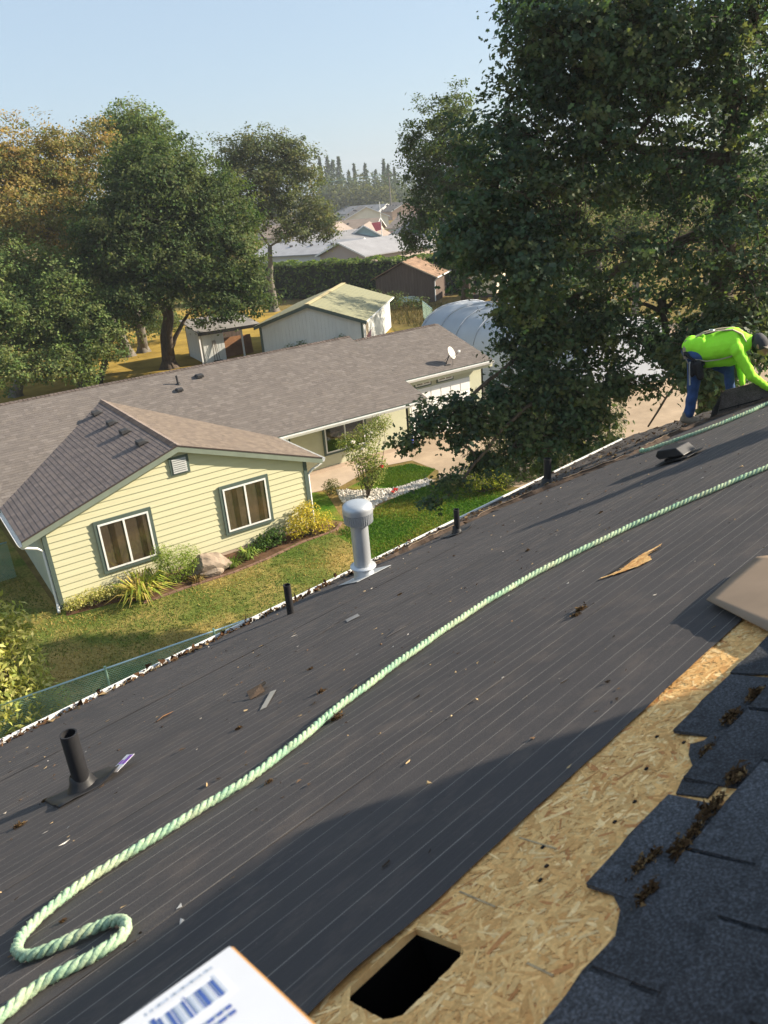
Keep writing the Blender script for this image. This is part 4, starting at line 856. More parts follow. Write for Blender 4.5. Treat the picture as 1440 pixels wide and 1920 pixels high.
# boulder
rt = thing('boulder', (4.05, -.75, 0), 'big grey-brown boulder in the flower bed', 'rock')
def rock(name, c, r, seed, parent, mat):
    bm = bmesh.new(); bmesh.ops.create_icosphere(bm, subdivisions=4, radius=1); rr = np.random.default_rng(seed); A_ = rr.normal(0, 1, (16, 3)); A_ /= np.linalg.norm(A_, axis=1)[:, None]; dd = rr.uniform(.5, .82, 16)
    for v in bm.verts:
        p = np.array(v.co)
        for a_, d_ in zip(A_, dd):
            k = p @ a_
            if k > d_: p = p - a_ * (k - d_) * .97
        p = p * (1 + .03 * math.sin(p[0] * 9) * math.sin(p[1] * 8 + p[2] * 7) + .025 * math.sin(p[0] * 23 + p[2] * 17) * math.sin(p[1] * 21)); v.co = Vector(p * np.array(r))
    me = bpy.data.meshes.new(name); bm.to_mesh(me); bm.free(); o = link(name, me, mat, parent); o.location = Vector(c) - (Vector(origin(parent)) if parent else Vector()); return o
M['rock'] = plain('boulder_stone', (.25, .20, .155), .95, .35, 3.5, .8, spec=.1, bscale=14)
rock('boulder_top', (4.05, -.75, .20), (.86, .58, .52), 8, rt, M['rock']); rock('boulder_foot', (4.0, -1.05, .10), (.42, .22, .18), 5, rt, M['rock'])
# brick edging of the bed
eg = [(1.9, -1.32), (3.1, -1.28), (4.6, -1.34), (5.7, -1.22), (7.1, -.9), (8.4, -.85), (8.85, -.45)]
edg = thing('brick_edging', (1.9, -1.32, 0), 'curved row of red bricks edging the flower bed', 'edging'); ebm = M['brick'] = plain('red_brick', (.20, .12, .085), .9, .25, 8)
for (x0, y0), (x1, y1) in zip(eg[:-1], eg[1:]):
    L = math.hypot(x1 - x0, y1 - y0); n = int(L / .21)
    for i in range(n):
        t0, t1 = i / n, (i + .93) / n; MB().bar((x0 + (x1 - x0) * t0, y0 + (y1 - y0) * t0, .015), (x0 + (x1 - x0) * t1, y0 + (y1 - y0) * t1, .015 + rng.uniform(-.008, .008)), .085, .05).build('brick', ebm, edg)
# climbing rose on stakes
rs = bush('climbing_rose', (10.75, .85, 0), [((0, 0, 1.6), (.75, .6, .55)), ((-.5, .1, 2.15), (.5, .5, .35)), ((.35, .1, 2.3), (.7, .5, .40)), ((.1, 0, .8), (.55, .45, .55)), ((.5, 0, 1.0), (.4, .4, .5)), ((.9, .2, 2.5), (.5, .4, .3))], .085, 4200, [(.24, .28, .08), (.16, .22, .05), (.30, .30, .10), (.12, .16, .045)], 'tall leggy climbing rose with red and white blooms in the stone bed', 'rose bush', stems=3)
for (x, y, z, c, r) in ((.55, -.2, 1.05, 0, .09), (.9, -.45, .14, 0, .10), (.75, -.5, .12, 0, .08), (-.5, -.2, 2.2, 1, .10), (-.2, -.3, 1.9, 1, .08), (-.45, -.25, 1.35, 1, .07), (.2, -.3, 2.4, 1, .06)):
    mb = MB(); 
    for k in range(9): a = k * .7; mb.add([(0, 0, 0), (r * math.cos(a), r * math.sin(a), r * .4 * (k % 3)), (r * math.cos(a + .8), r * math.sin(a + .8), r * .5 * (k % 2)), (0, 0, r * .7)], [(0, 1, 2), (1, 2, 3)])
    o = mb.build('bloom', plain('bloom' + str(c), ((.55, .02, .015), (.75, .68, .55))[c], .7, .2, 20), rs, local=True); o.location = (x, y, z)
bush('dark_shrub', (9.95, 2.0, 0), [((0, 0, .3), (.35, .35, .3))], .06, 700, [(.10, .12, .03), (.14, .16, .035), (.07, .09, .03)], 'small dark shrub at the tip of the stone bed')
bush('golden_shrub', (13.95, -1.7, 0), [((0, 0, .75), (.8, .7, .7)), ((.5, -.2, .5), (.6, .5, .5)), ((-.4, .1, .6), (.5, .5, .5))], .08, 2800, [(.36, .36, .05), (.26, .30, .04), (.14, .20, .03)], 'golden-green shrub at the end of the lawn')
def arb(px_, x, y, h, lab):
    T = thing('arborvitae', (x, y, 0), lab, 'conifer', 'arborvitae row beside the drive'); n = 3200; z = rng.random(n) ** 1.2 * h; a = rng.uniform(0, 6.283, n); prof = np.sin(np.clip(z / h, 0, 1) * 2.2 + .75) * np.where(z / h > .75, (1 - z / h) / .25 * .9 + .1, 1)
    r = .62 * np.clip(prof, .02, 1) * rng.random(n) ** .25 * (1 + .15 * np.sin(a * 5 + z * 6)); C = np.stack([r * np.cos(a), r * np.sin(a), z + .05], 1); O = np.stack([np.cos(a), np.sin(a), .4 + 0 * a], 1)
    K = np.array([(.035, .06, .02), (.05, .085, .022), (.085, .12, .025)])[rng.integers(0, 3, n)] * rng.uniform(.7, 1.3, (n, 1))
    link('foliage', leaf_mesh('foliage', C, .13, LANCE, K, .9, O), M['leaf_far'], T); MB().tube([(x, y, 0), (x, y, h * .9)], [.08, .02], 6).build('trunk', M['bark'], T)
for i, (x, y, h) in enumerate(((14.7, -1.75, 2.9), (15.8, -1.8, 3.3), (16.8, -1.8, 3.1), (17.9, -1.75, 3.5), (19.2, -1.7, 3.4), (20.4, -1.65, 3.3))):
    arb(0, x, y, h, ('arborvitae next to the golden shrub, nearest the lawn', 'second arborvitae from the lawn in the row', 'third arborvitae from the lawn in the row', 'fourth arborvitae from the lawn in the row', 'fifth arborvitae from the lawn in the row', 'last arborvitae in the row, farthest from the lawn')[i])
# willow-leaved shrub against the eave
bush('willow_shrub', (-1.85, -5.0, 0), [((.0, 0, 1.2), (.75, .7, .8)), ((-.6, -.1, 1.7), (.7, .7, .7)), ((.1, .1, 2.3), (.6, .5, .6)), ((-.3, -.5, .8), (.9, .7, .8)), ((.35, -.5, .6), (.6, .5, .6)), ((-1.2, 0, 1.4), (.8, .8, .9)), ((-.3, .3, 3.0), (.55, .5, .5)), ((-.9, .2, 2.6), (.6, .5, .6))], .15, 8500, [(.42, .44, .12), (.52, .51, .17), (.30, .35, .10), (.56, .53, .22)], 'narrow-leaved yellow-green shrub rising at the photo edge below the gutter', tmpl=LANCE * np.array((2.0, 1.15)), up=.1, stems=7, pw=.45)
def hedge(name, path, h, d, leaf, n, palette, label, ragged=.12):
    T = thing(name, (*path[0], 0), label, 'hedge'); P = np.array(path, float); seg = np.linalg.norm(np.diff(P, axis=0), axis=1); cum = np.concatenate([[0], np.cumsum(seg)]); s = rng.uniform(0, cum[-1], n)
    x = np.interp(s, cum, P[:, 0]); y = np.interp(s, cum, P[:, 1]); i = np.clip(np.searchsorted(cum, s) - 1, 0, len(seg) - 1); t = np.diff(P, axis=0)[i] / seg[i][:, None]; nr = np.stack([-t[:, 1], t[:, 0]], 1)
    f = rng.random(n); top = f < .35; z = np.where(top, h * (.93 + .08 * rng.random(n)), h * rng.random(n)); o = np.where(top, rng.uniform(-1, 1, n), rng.choice((-1, 1), n) * (.75 + .25 * rng.random(n))) * d / 2 * (1 + .2 * np.sin(s * 2.3 + z * 3))
    z = z + ragged * h * np.sin(s * 1.9) * np.sin(s * .7) * (z / h); C = np.stack([x + nr[:, 0] * o, y + nr[:, 1] * o, np.maximum(z, .05)], 1); O = np.stack([nr[:, 0] * np.sign(o), nr[:, 1] * np.sign(o), np.where(top, 1.5, .3)], 1)
    K = np.array(palette)[rng.integers(0, len(palette), n)] * rng.uniform(.7, 1.3, (n, 1))
    link('foliage', leaf_mesh('foliage', C - np.array((*path[0], 0)), leaf, DIAM, K, .6, O), M['leaf_far'], T)
    mb = MB(); 
    for a, b_ in zip(path[:-1], path[1:]): mb.bar((*a, h * .46), (*b_, h * .46), d * .62, h * .88)
    mb.build('inner_wood', plain(name + '_inner', (.02, .028, .014), 1, .4, 2), T); return T
hedge('laurel_hedge', [(30, 64), (34, 60), (40, 51), (46, 42), (52, 38.5), (62, 35)], 3.7, 2.4, .38, 12000, [(.11, .17, .045), (.15, .22, .055), (.08, .13, .04), (.20, .26, .07)], 'tall clipped laurel hedge behind the white shed', .05)
# ================================================================== things on the stripped roof
def rope(name, path, r_, label, tail=True, r_end=None):
    P = np.array(path, float); P = np.hstack([P, np.full((len(P), 1), .009 + r_)]) if P.shape[1] == 2 else P
    # Catmull-Rom, even spacing
    Q = []
    E_ = np.vstack([2 * P[0] - P[1], P, 2 * P[-1] - P[-2]])
    for i in range(1, len(E_) - 2):
        for t in np.linspace(0, 1, 24, endpoint=False):
            a, b_, c, d = E_[i - 1], E_[i], E_[i + 1], E_[i + 2]
            Q.append(.5 * ((2 * b_) + (c - a) * t + (2 * a - 5 * b_ + 4 * c - d) * t * t + (-a + 3 * b_ - 3 * c + d) * t ** 3))
    Q = np.array(Q); s = np.concatenate([[0], np.cumsum(np.linalg.norm(np.diff(Q, axis=0), axis=1))]); n = int(s[-1] / .011); S = np.linspace(0, s[-1], n)
    Q = np.stack([np.interp(S, s, Q[:, k]) for k in range(3)], 1); Q[:, :2] += .0035 * np.stack([np.sin(S * 13 + 1), np.sin(S * 17.3)], 1); T = np.gradient(Q, axis=0); T /= np.linalg.norm(T, axis=1)[:, None]
    up = np.array((0, 0, 1.0)); X = np.cross(T, up); X /= np.linalg.norm(X, axis=1)[:, None]; Y = np.cross(X, T)
    T_ = thing(name, (0, 0, 0), label, 'rope', matrix=MROOF); pitch = r_ * 5.6
    for k in range(3):
        ph = 2 * math.pi * (S / pitch + k / 3); C = Q + (np.cos(ph)[:, None] * X + np.sin(ph)[:, None] * Y) * r_ * .50
        C = C + rng.normal(0, r_ * .05, C.shape); mb = MB(); mb.tube(C, r_ * .56 * (1 + .07 * np.sin(S * 9 + k * 2) + rng.normal(0, .05, n)), 8); mb.build('strand', M['rope'], T_, local=True, smooth=True)
    # frayed fibres
    n2 = int(s[-1] * 520); i = rng.integers(0, len(Q), n2); a = rng.uniform(0, 6.283, n2); d = np.cos(a)[:, None] * X[i] + np.sin(a)[:, None] * Y[i]; p = Q[i] + d * r_ * .98
    e = p + d * r_ * rng.uniform(.05, .35, n2)[:, None] + T[i] * rng.normal(0, r_ * .5, n2)[:, None]; w_ = T[i] * r_ * .05; V = np.stack([p - w_, p + w_, e], 1).reshape(-1, 3)
    V[:, 2] = np.maximum(V[:, 2], .0075); tag(link('fray', poly_mesh('fray', V, 3), M['rope'], T_), kind='stuff'); return T_
def rope_mat():
    m, t, p = newmat('faded_green_rope')
    a = ramp(t, noise(t, 9, 5, .7), [(.30, (.20, .38, .28)), (.48, (.36, .50, .34)), (.70, (.52, .56, .38))]); b = ramp(t, noise(t, 130, 3, .7), [(.3, (.55, .6, .6)), (.7, (1.2, 1.2, 1.15))])
    dr_ = ramp(t, noise(t, 22, 5, .7), [(.52, (0, 0, 0)), (.75, (.6, .6, .6))]); a = mixc(t, a, (.20, .17, .11), dr_)
    t.links.new(mixc(t, a, b, 1.0, 'MULTIPLY'), p.inputs['Base Color']); p.inputs['Roughness'].default_value = .85; p.inputs['Specular IOR Level'].default_value = .15; bump(t, p, noise(t, 220, 3, .7), .5, .003); return m
M['rope'] = rope_mat()
rope('rope', [(-.05, 2.00), (.09, 2.021), (.168, 2.045), (.246, 2.016), (.318, 1.99), (.362, 2.006), (.379, 2.06), (.360, 2.115), (.301, 2.160), (.228, 2.200), (.185, 2.245), (.177, 2.322), (.203, 2.395), (.262, 2.448), (.364, 2.485), (.553, 2.500), (.789, 2.487), (.999, 2.492), (1.208, 2.54), (1.443, 2.625), (1.692, 2.69), (2.09, 2.77), (2.531, 2.825), (2.955, 2.81), (3.318, 2.73), (3.707, 2.60), (4.061, 2.42), (4.454, 2.20), (5.2, 1.75), (6.2, 1.1)], .0145, 'long faded mint-green rope snaking down the felt with a folded end')
rope('lifeline', [(7.08, 4.66), (6.97, 4.60), (6.95, 4.50), (7.02, 4.40), (7.10, 4.22), (7.27, 3.98), (7.61, 3.78), (7.904, 3.66), (8.2, 3.2), (8.28, 2.6)], .019, 'thinner green rope running along the torn shingle edge near the worker')

# ---- white carton with a bar code, standing at the viewer's feet
bxo = thing('carton', (0, 0, 0), 'white carton with blue bar code in the near corner', 'carton', matrix=MROOF); HB = .42
ux = np.array((.124 - .239, .819 - .824)); ux = np.array((-1.0, -.06)); uy = np.array((-.06, -1.0)); c0 = np.array((.239, .824)); LX, LY = .30, .22
uy = np.array((-.10, -.995)); ux = np.array((-.995, .10))
def bp_(a, b_, z): q = c0 + ux * a + uy * b_; return (q[0], q[1], z)
mb = MB(); mb.add([bp_(0, 0, .008), bp_(LX, 0, .008), bp_(LX, LY, .008), bp_(0, LY, .008), bp_(0, 0, HB), bp_(LX, 0, HB), bp_(LX, LY, HB), bp_(0, LY, HB)], [(0, 1, 2, 3), (7, 6, 5, 4), (0, 4, 5, 1), (1, 5, 6, 2), (2, 6, 7, 3), (3, 7, 4, 0)])
mb.build('box_body', plain('kraft_card', (.50, .27, .10), .7, .1, 8), bxo, local=True, bevel=.004)
mb = MB(); mb.add([bp_(.004, .004, HB + .0015), bp_(LX - .004, .004, HB + .0015), bp_(LX - .004, LY - .004, HB + .0015), bp_(.004, LY - .004, HB + .0015)], [(3, 2, 1, 0)]); mb.build('label_sheet', plain('white_label', (.80, .80, .82), .35, .03, 8, spec=.5), bxo, local=True)
blue = plain('blue_print', (.06, .12, .38), .5, .1, 20); pale = plain('pale_print', (.50, .56, .66), .5, .05, 20); x = .028; z = HB + .0022
def strip(name, a0, a1, b0, b1, mat, zz): mb = MB(); mb.add([bp_(a0, b0, zz), bp_(a1, b0, zz), bp_(a1, b1, zz), bp_(a0, b1, zz)], [(3, 2, 1, 0)]); return mb.build(name, mat, bxo, local=True)
strip('code_panel', .026, .27, .030, .088, plain('code_white', (.84, .84, .86), .35, .02, 8), z)
k = 0
while x < .25:
    wbar = (.0016, .0032, .0012, .0024, .004)[k % 5]; strip('bar_line', x + .006, x + .006 + wbar, .036 + (.006 if k % 7 else 0), .080, blue if k % 3 else pale, z + .0006); x += wbar + (.0022, .0014, .003)[k % 3]; k += 1
for j, (b0, a0, a1) in enumerate(((.0185, .03, .10), (.100, .04, .17), (.112, .04, .20), (.124, .06, .19))):
    a = a0
    while a < a1: l = rng.uniform(.003, .008); strip('print_mark', a, a + l, b0, b0 + .006, blue if j else pale, z + .0006); a += l + .003
# ---- loose cardboard sheet
cs = thing('cardboard_sheet', (0, 0, 0), 'bent brown cardboard sheet lying across shingles at the photo edge', 'cardboard', matrix=MROOF)
pa = np.array([(2.247, 1.448), (2.648, 1.453), (2.60, .85), (1.80, .93)]); n_ = 12; g = []
for i in range(n_ + 1):
    for j in range(n_ + 1):
        s, t_ = i / n_, j / n_; q = (1 - s) * ((1 - t_) * pa[0] + t_ * pa[1]) + s * ((1 - t_) * pa[3] + t_ * pa[2]); g.append((q[0], q[1], .020 + .014 * (1 - s) + .004 * math.sin(3 * t_)))
mb = MB(); mb.add(g, [(i * (n_ + 1) + j, i * (n_ + 1) + j + 1, (i + 1) * (n_ + 1) + j + 1, (i + 1) * (n_ + 1) + j) for i in range(n_) for j in range(n_)]); o = mb.build('sheet', plain('brown_cardboard', (.23, .17, .12), .75, .1, 5), cs, local=True, smooth=True); s_ = o.modifiers.new('s', 'SOLIDIFY'); s_.thickness = .004

# ---- bigger scraps on the felt
M['moss'] = plain('brown_moss', (.045, .027, .014), 1, .6, 60, 1.0); M['bark_s'] = plain('bark_scrap', (.16, .10, .06), .9, .4, 30, .5); M['tan'] = plain('tan_chip', (.52, .36, .18), .8, .25, 30)
def clod(u_, v_, r_, label, mat, flat=.6, z0=.006):
    mb = MB(); nb_ = 130
    for q in range(nb_):
        p_ = rng.normal(0, .42, 3) * r_ * np.array((1.25, .8, flat)); p_[2] = abs(p_[2]); s_ = r_ * rng.uniform(.08, .24); d_ = rng.normal(0, s_, (4, 3)) * (1, 1, .7); d_[:, 2] = np.maximum(d_[:, 2], -p_[2]); k_ = rng.uniform(.45, 1.5)
        mb.add(p_ + d_, [(0, 1, 2), (0, 2, 3), (0, 3, 1), (1, 3, 2)], sc((.060, .036, .018) if rng.random() < .75 else (.13, .085, .04), k_))
    o = mb.build('moss_clump', M['litter'], colors=True); o.matrix_world = MROOF @ Matrix.Translation((u_, v_, z0)); return tag(o, label, 'debris', 'moss clumps left on the felt')
for (u_, v_, r_, lab) in ((1.645, 3.01, .022, 'reddish moss clump lying beyond the rope middle'), (1.30, 3.19, .016, 'small brown moss clump below the bark scraps'), (1.424, 2.575, .024, 'brown moss clump touching the rope'), (1.0, 2.39, .014, 'tiny brown clump just below the rope'), (.60, 3.80, .016, 'tan-brown clump beside the near vent pipe'), (2.30, 2.05, .020, 'black clod in the open felt below the tear'), (2.36, 2.07, .026, 'larger black clod next to the other below the tear'), (3.05, 4.1, .018, 'dark clod halfway to the galvanised vent'), (.45, 3.62, .022, 'dark mossy clod in the shadow of the near pipe'), (1.9, 3.5, .014, 'dark crumb beyond the reddish moss clump'), (4.3, 3.3, .018, 'dark clod beyond the rope near the felt tear'), (3.6, 3.4, .016, 'dark clod in open felt between rope and vent'), (.30, 2.36, .010, 'crumb lying inside the rope fold')): clod(u_, v_, r_, lab, M['moss'])
for (u_, v_, r_, lab) in ((.90, .875, .030, 'rusty moss under the lifted shingle corner'), (1.04, .885, .030, 'brown moss along the shingle joint, nearest the carton'), (1.16, .888, .034, 'thick brown moss along the shingle joint, middle'), (1.27, .89, .030, 'dark red moss along the shingle joint, upper'), (1.36, 1.0, .024, 'pale mossy tuft at the torn shingle'), (1.5, 1.015, .030, 'brown moss on the upper shingle course'), (.965, .93, .022, 'dark leaf lump on the lifted shingle'), (1.0, .92, .020, 'curled brown leaf lump on the lifted shingle'), (1.09, .885, .022, 'thin brown moss strip on the shingle joint'), (1.62, 1.01, .03, 'brown moss on the upper course near the cardboard')):
    o = clod(u_, v_, r_, lab, M['moss'], .5, .010); o.scale = (1.1, .6, .8); o['group'] = 'moss on the old shingles'
def scrap(name, pts, label, mat, cat='scrap'):
    mb = MB(); mb.add(pts, [tuple(range(len(pts)))]); mb.add([(a, b_, c - .0015) for a, b_, c in pts], [tuple(range(len(pts)))[::-1]]); o = mb.build(name, mat); o.matrix_world = MROOF; return tag(o, label, cat)
scrap('bark_scrap', [(1.56, 3.56, .008), (1.63, 3.52, .02), (1.66, 3.60, .045), (1.60, 3.66, .03)], 'curled brown scrap standing on the felt', M['bark_s']); scrap('bark_scrap', [(1.63, 3.62, .01), (1.69, 3.60, .035), (1.72, 3.68, .03), (1.66, 3.71, .01)], 'second curled scrap touching the first', M['bark_s'])
scrap('grey_strip', [(1.46, 3.28, .009), (1.49, 3.27, .009), (1.66, 3.46, .012), (1.635, 3.48, .012)], 'pale grey strip of paper beside the curled scraps', plain('grey_paper', (.30, .29, .26), .8, .15, 20)); scrap('grey_flake', [(2.60, 4.12, .009), (2.68, 4.08, .014), (2.72, 4.16, .018), (2.65, 4.21, .009)], 'grey flake on the felt short of the galvanised vent', plain('grey_flake', (.26, .25, .24), .8, .15, 20))
scrap('felt_splinter', [(2.38, 4.18, .008), (2.60, 4.27, .012), (2.78, 4.28, .02), (2.58, 4.245, .008)], 'thin dark torn strip pointing at the grey flake', M['felt']); scrap('felt_splinter', [(2.25, 3.28, .008), (2.40, 3.33, .016), (2.46, 3.30, .008), (2.35, 3.27, .008)], 'short dark torn strip in the open felt', M['felt']); scrap('orange_leaf', [(1.29, 4.19, .009), (1.34, 4.17, .02), (1.41, 4.21, .012), (1.35, 4.215, .016)], 'thin orange leaf on the felt near the fence side', plain('orange_leaf', (.40, .20, .08), .8, .2, 30)); scrap('brown_patch', [(.10, 3.86, .0095), (.24, 3.80, .0095), (.33, 3.92, .0095), (.20, 4.04, .0095)], 'tan patch of scuffed paper at the photo edge', plain('scuff', (.17, .14, .10), .9, .4, 20))
scrap('white_flake', [(5.0, 2.35, .009), (5.06, 2.33, .016), (5.12, 2.40, .009), (5.05, 2.43, .012)], 'pale chip cluster at the photo edge above the rope', M['tan'])
lit = MB()
for k in range(1150):
    a, b_ = rng.uniform(-.5, 8), rng.uniform(1.3, 5.9)
    if b_ > vbound(a) - .05: continue
    r_ = rng.uniform(.002, .0075) * (1 + .5 * (rng.random() < .12)); d = rng.normal(0, r_, (4, 3)) * (1.4, .8, .35); c = rng.choice(4, p=[.45, .25, .2, .1]); col = ((.05, .035, .025), (.45, .33, .18), (.16, .10, .06), (.60, .56, .5))[c]
    lit.add(np.array((a, b_, .0095)) + d, [(0, 1, 2), (0, 2, 3), (0, 3, 1), (1, 3, 2)], sc(col, rng.uniform(.6, 1.2)))
o = lit.build('chips', M['litter'], colors=True); o.matrix_world = MROOF; tag(o, 'tiny wood chips and crumbs strewn over the felt', 'debris', kind='stuff')

# ================================================================== people
def fused(name, caps, mat, parent, voxel=.014, smooth=6):
    """tapered rounded limbs fused into one continuous surface"""
    bm = bmesh.new()
    for c in caps:
        p0, r0, p1, r1 = np.array(c[0], float), c[1], np.array(c[2], float), c[3]; fl = c[4] if len(c) > 4 else None; L = np.linalg.norm(p1 - p0); t = (p1 - p0) / max(L, 1e-6); n, m_ = 14, 5; rings = []
        x = np.cross(t, (0.0, 0, 1.0) if abs(t[2]) < .9 else (1.0, 0, 0)); x /= np.linalg.norm(x); y = np.cross(t, x)
        for k in range(m_): a = math.pi / 2 * (k + .02) / m_; rings.append((p0 - t * r0 * math.cos(a), r0 * math.sin(a)))
        for k in range(m_ + 1): a = math.pi / 2 * (1 - k / m_ + (.02 / m_ if k == m_ else 0)); rings.append((p1 + t * r1 * math.cos(a), r1 * math.sin(a)))
        V = []
        for q, r in rings: V.append([bm.verts.new(Vector(q + r * (math.cos(2 * math.pi * j / n) * x + math.sin(2 * math.pi * j / n) * y))) for j in range(n)])
        for i in range(len(V) - 1):
            for j in range(n): bm.faces.new((V[i][j], V[i][(j + 1) % n], V[i + 1][(j + 1) % n], V[i + 1][j]))
        bm.faces.new(V[0][::-1]); bm.faces.new(V[-1])
    bmesh.ops.recalc_face_normals(bm, faces=bm.faces[:])
    me = bpy.data.meshes.new(name); bm.to_mesh(me); bm.free(); o = bpy.data.objects.new(name, me); COL.objects.link(o)
    r = o.modifiers.new('r', 'REMESH'); r.mode = 'VOXEL'; r.voxel_size = voxel; s = o.modifiers.new('s', 'SMOOTH'); s.factor = .5; s.iterations = smooth
    dg = bpy.context.evaluated_depsgraph_get(); m2 = bpy.data.meshes.new_from_object(o.evaluated_get(dg)); m2.name = name; bpy.data.objects.remove(o)
    m2.materials.clear(); m2.materials.append(mat); m2.polygons.foreach_set('use_smooth', [True] * len(m2.polygons)); m2.update(); ob = bpy.data.objects.new(name, m2); COL.objects.link(ob); ob.parent = parent; return ob
HV = plain('hi_vis_green', (.36, .90, .04), .8, .08, 6, .9, bscale=7); JEAN = plain('blue_denim', (.035, .075, .19), .9, .35, 9, .3, bscale=60); SKIN = plain('skin', (.36, .20, .13), .6, .08, 8); CAPM = plain('grey_cap', (.055, .055, .06), .85, .2, 20); SHOE = plain('tan_shoe', (.20, .16, .12), .8, .2, 14); STRAP = plain('harness_webbing', (.36, .30, .22), .8, .2, 20); BLK = plain('black_webbing', (.015, .015, .017), .7, .2, 15); HAIR = plain('dark_hair', (.012, .009, .007), .7, .2, 30)
def person_frame(pos, facing):
    f = np.array((facing[0], facing[1], 0.0)); f /= np.linalg.norm(f); l = np.array((-f[1], f[0], 0))      # l: the person's left
    return Matrix(((f[0], l[0], 0, pos[0]), (f[1], l[1], 0, pos[1]), (0, 0, 1, pos[2]), (0, 0, 0, 1)))
def hand(parent_caps, wrist, elbow, palm_dir, spread=1):
    w_ = np.array(wrist, float); d = w_ - np.array(elbow, float); d /= np.linalg.norm(d); pd = np.array(palm_dir, float); pd -= d * (pd @ d); pd /= np.linalg.norm(pd); s = np.cross(d, pd); k = w_ + d * .085
    parent_caps.append((w_, .027, k, .036))
    for i, ln in enumerate((.062, .072, .068, .052)):
        b_ = k + s * (i - 1.5) * .019; m = b_ + d * ln * .5 + pd * .012; parent_caps += [(b_, .0095, m, .009), (m, .009, m + d * ln * .2 + pd * ln * .45, .008)]
    tb = w_ + d * .035 - s * .03 * spread; parent_caps += [(tb, .012, tb + d * .04 - s * .02 * spread + pd * .02, .010)]
wp = ORG + U * 8.465 + V_ * 4.887 + NN * .02
wk = thing('person', wp, 'person in lime hi-vis hoodie, jeans and cap bending over torn shingles', 'person', matrix=person_frame(wp, (.50, -.866)))
FX = .83
# axes: x forward, y the person's left (away from the viewer is +y here), z up
aN, kN, hN = (.02, .07, .10), (.05, -.06, .43), (.06, -.09, .80); aF, kF, hF = (.52, .16, .30), (.46, .15, .62), (.10, .10, .80)
pel, che, nck, hd = (.07, 0, .83), (.48, .0, .95), (.66, 0, .94), (.80, -.01, .925)
shN, shF = (.56, -.17, .90), (.55, .17, .90); elN, elF = (.76, -.20, .63), (.60, .20, .64); wrN, wrF = (1.00, -.12, .47), (.66, .10, .44)
aN = (.02, -.07, .10)
fx = lambda *P: [tuple(np.array(p_) * (FX, 1, 1)) for p_ in P]
body = [(hN, .085, kN, .058), (kN, .055, aN, .040), (hF, .085, kF, .058), (kF, .055, aF, .040), (pel, .125, che, .13), (che, .13, nck, .06), (nck, .055, hd, .06), (shN, .052, elN, .040), (elN, .038, wrN, .028), (shF, .052, elF, .040), (elF, .038, wrF, .028), (shN, .07, shF, .07),
        ((.80, -.01, .95), .082, (.84, -.01, .90), .074), ((.86, -.01, .86), .045, (.88, -.01, .845), .036), ((.905, -.01, .905), .016, (.925, -.01, .885), .015), ((.905, -.01, .86), .02, (.908, -.01, .856), .016), ((.80, -.088, .915), .018, (.795, -.092, .94), .016), ((.80, .068, .915), .018, (.795, .072, .94), .016)]
hand(body, wrN, elN, (0, .2, -1)); hand(body, wrF, elF, (.3, -.3, -1))
fused('body', body, SKIN, wk, .010, 3)
hood = [(pel, .150, (.28, 0, .90), .165), ((.28, 0, .90), .165, che, .170), ((.10, -.06, .86), .12, (.5, -.08, .93), .13), ((.10, .06, .86), .12, (.5, .08, .93), .13), (che, .15, (.60, 0, .95), .12), ((.60, 0, .965), .10, (.68, 0, .955), .085), ((.62, -.06, .99), .05, (.62, .06, .99), .05), (shN, .090, shF, .090), (shN, .085, elN, .062), (elN, .060, (.97, -.13, .49), .040), (shF, .085, elF, .062), (elF, .060, (.65, .11, .47), .040), ((.20, 0, .76), .10, (.50, 0, .80), .11), ((.04, 0, .92), .10, (.10, 0, .93), .11), ((-.01, -.06, .91), .105, (.12, -.07, .90), .12), ((-.01, .06, .91), .105, (.12, .07, .90), .12)]
def folds(o, amp, seed):
    me = o.data; n = len(me.vertices); co = np.zeros(n * 3); me.vertices.foreach_get('co', co); co = co.reshape(-1, 3); nn_ = np.zeros(n * 3); me.vertices.foreach_get('normal', nn_); nn_ = nn_.reshape(-1, 3)
    w_ = np.sin(co[:, 0] * 34 + co[:, 2] * 22 + 3 * np.sin(co[:, 1] * 14 + seed)) * np.sin(co[:, 2] * 17 - co[:, 0] * 9 + seed) + .6 * np.sin(co[:, 0] * 61 - co[:, 2] * 47 + 2 * np.sin(co[:, 1] * 31))
    me.vertices.foreach_set('co', (co + nn_ * (w_ * amp)[:, None]).ravel()); me.update()
folds(fused('hoodie', hood, HV, wk, .012, 5), .0028, 1.0)
jn = [(hN, .115, kN, .078), (kN, .076, (.025, -.07, .15), .066), (hF, .115, kF, .078), (kF, .076, (.51, .16, .37), .064), ((.03, -.05, .84), .125, (.05, .06, .84), .125), ((.0, 0, .86), .12, (.12, 0, .80), .12)]
folds(fused('jeans', jn, JEAN, wk, .012, 4), .0035, 2.0)
for a_, d_ in ((aN, 0), (aF, .0)): a_ = np.array(a_); fused('shoe', [(a_ + (-.05, 0, -.03), .05, a_ + (.06, -.01, -.04 + d_), .048), (a_ + (.06, -.01, -.04 + d_), .046, a_ + (.13, -.02, -.06 + d_ + .03), .036), (a_ + (-.03, 0, .03), .05, a_ + (0, 0, -.02), .05)], SHOE, wk, .010, 3)
fused('hair', [((.765, -.01, .965), .080, (.775, -.01, .90), .062)], HAIR, wk, .012, 3)
cp = fused('cap', [((.80, -.01, .965), .096, (.825, -.01, .945), .094)], CAPM, wk, .012, 3)
mb = MB(); n_ = 12; g = [(.86 + .14 * r * math.cos(a) * 1.0, -.01 + .085 * math.sin(a), .955 - .07 * r * math.cos(a) - .03 * abs(math.sin(a))) for r in (0, .5, 1.0) for a in np.linspace(-1.45, 1.45, n_)]
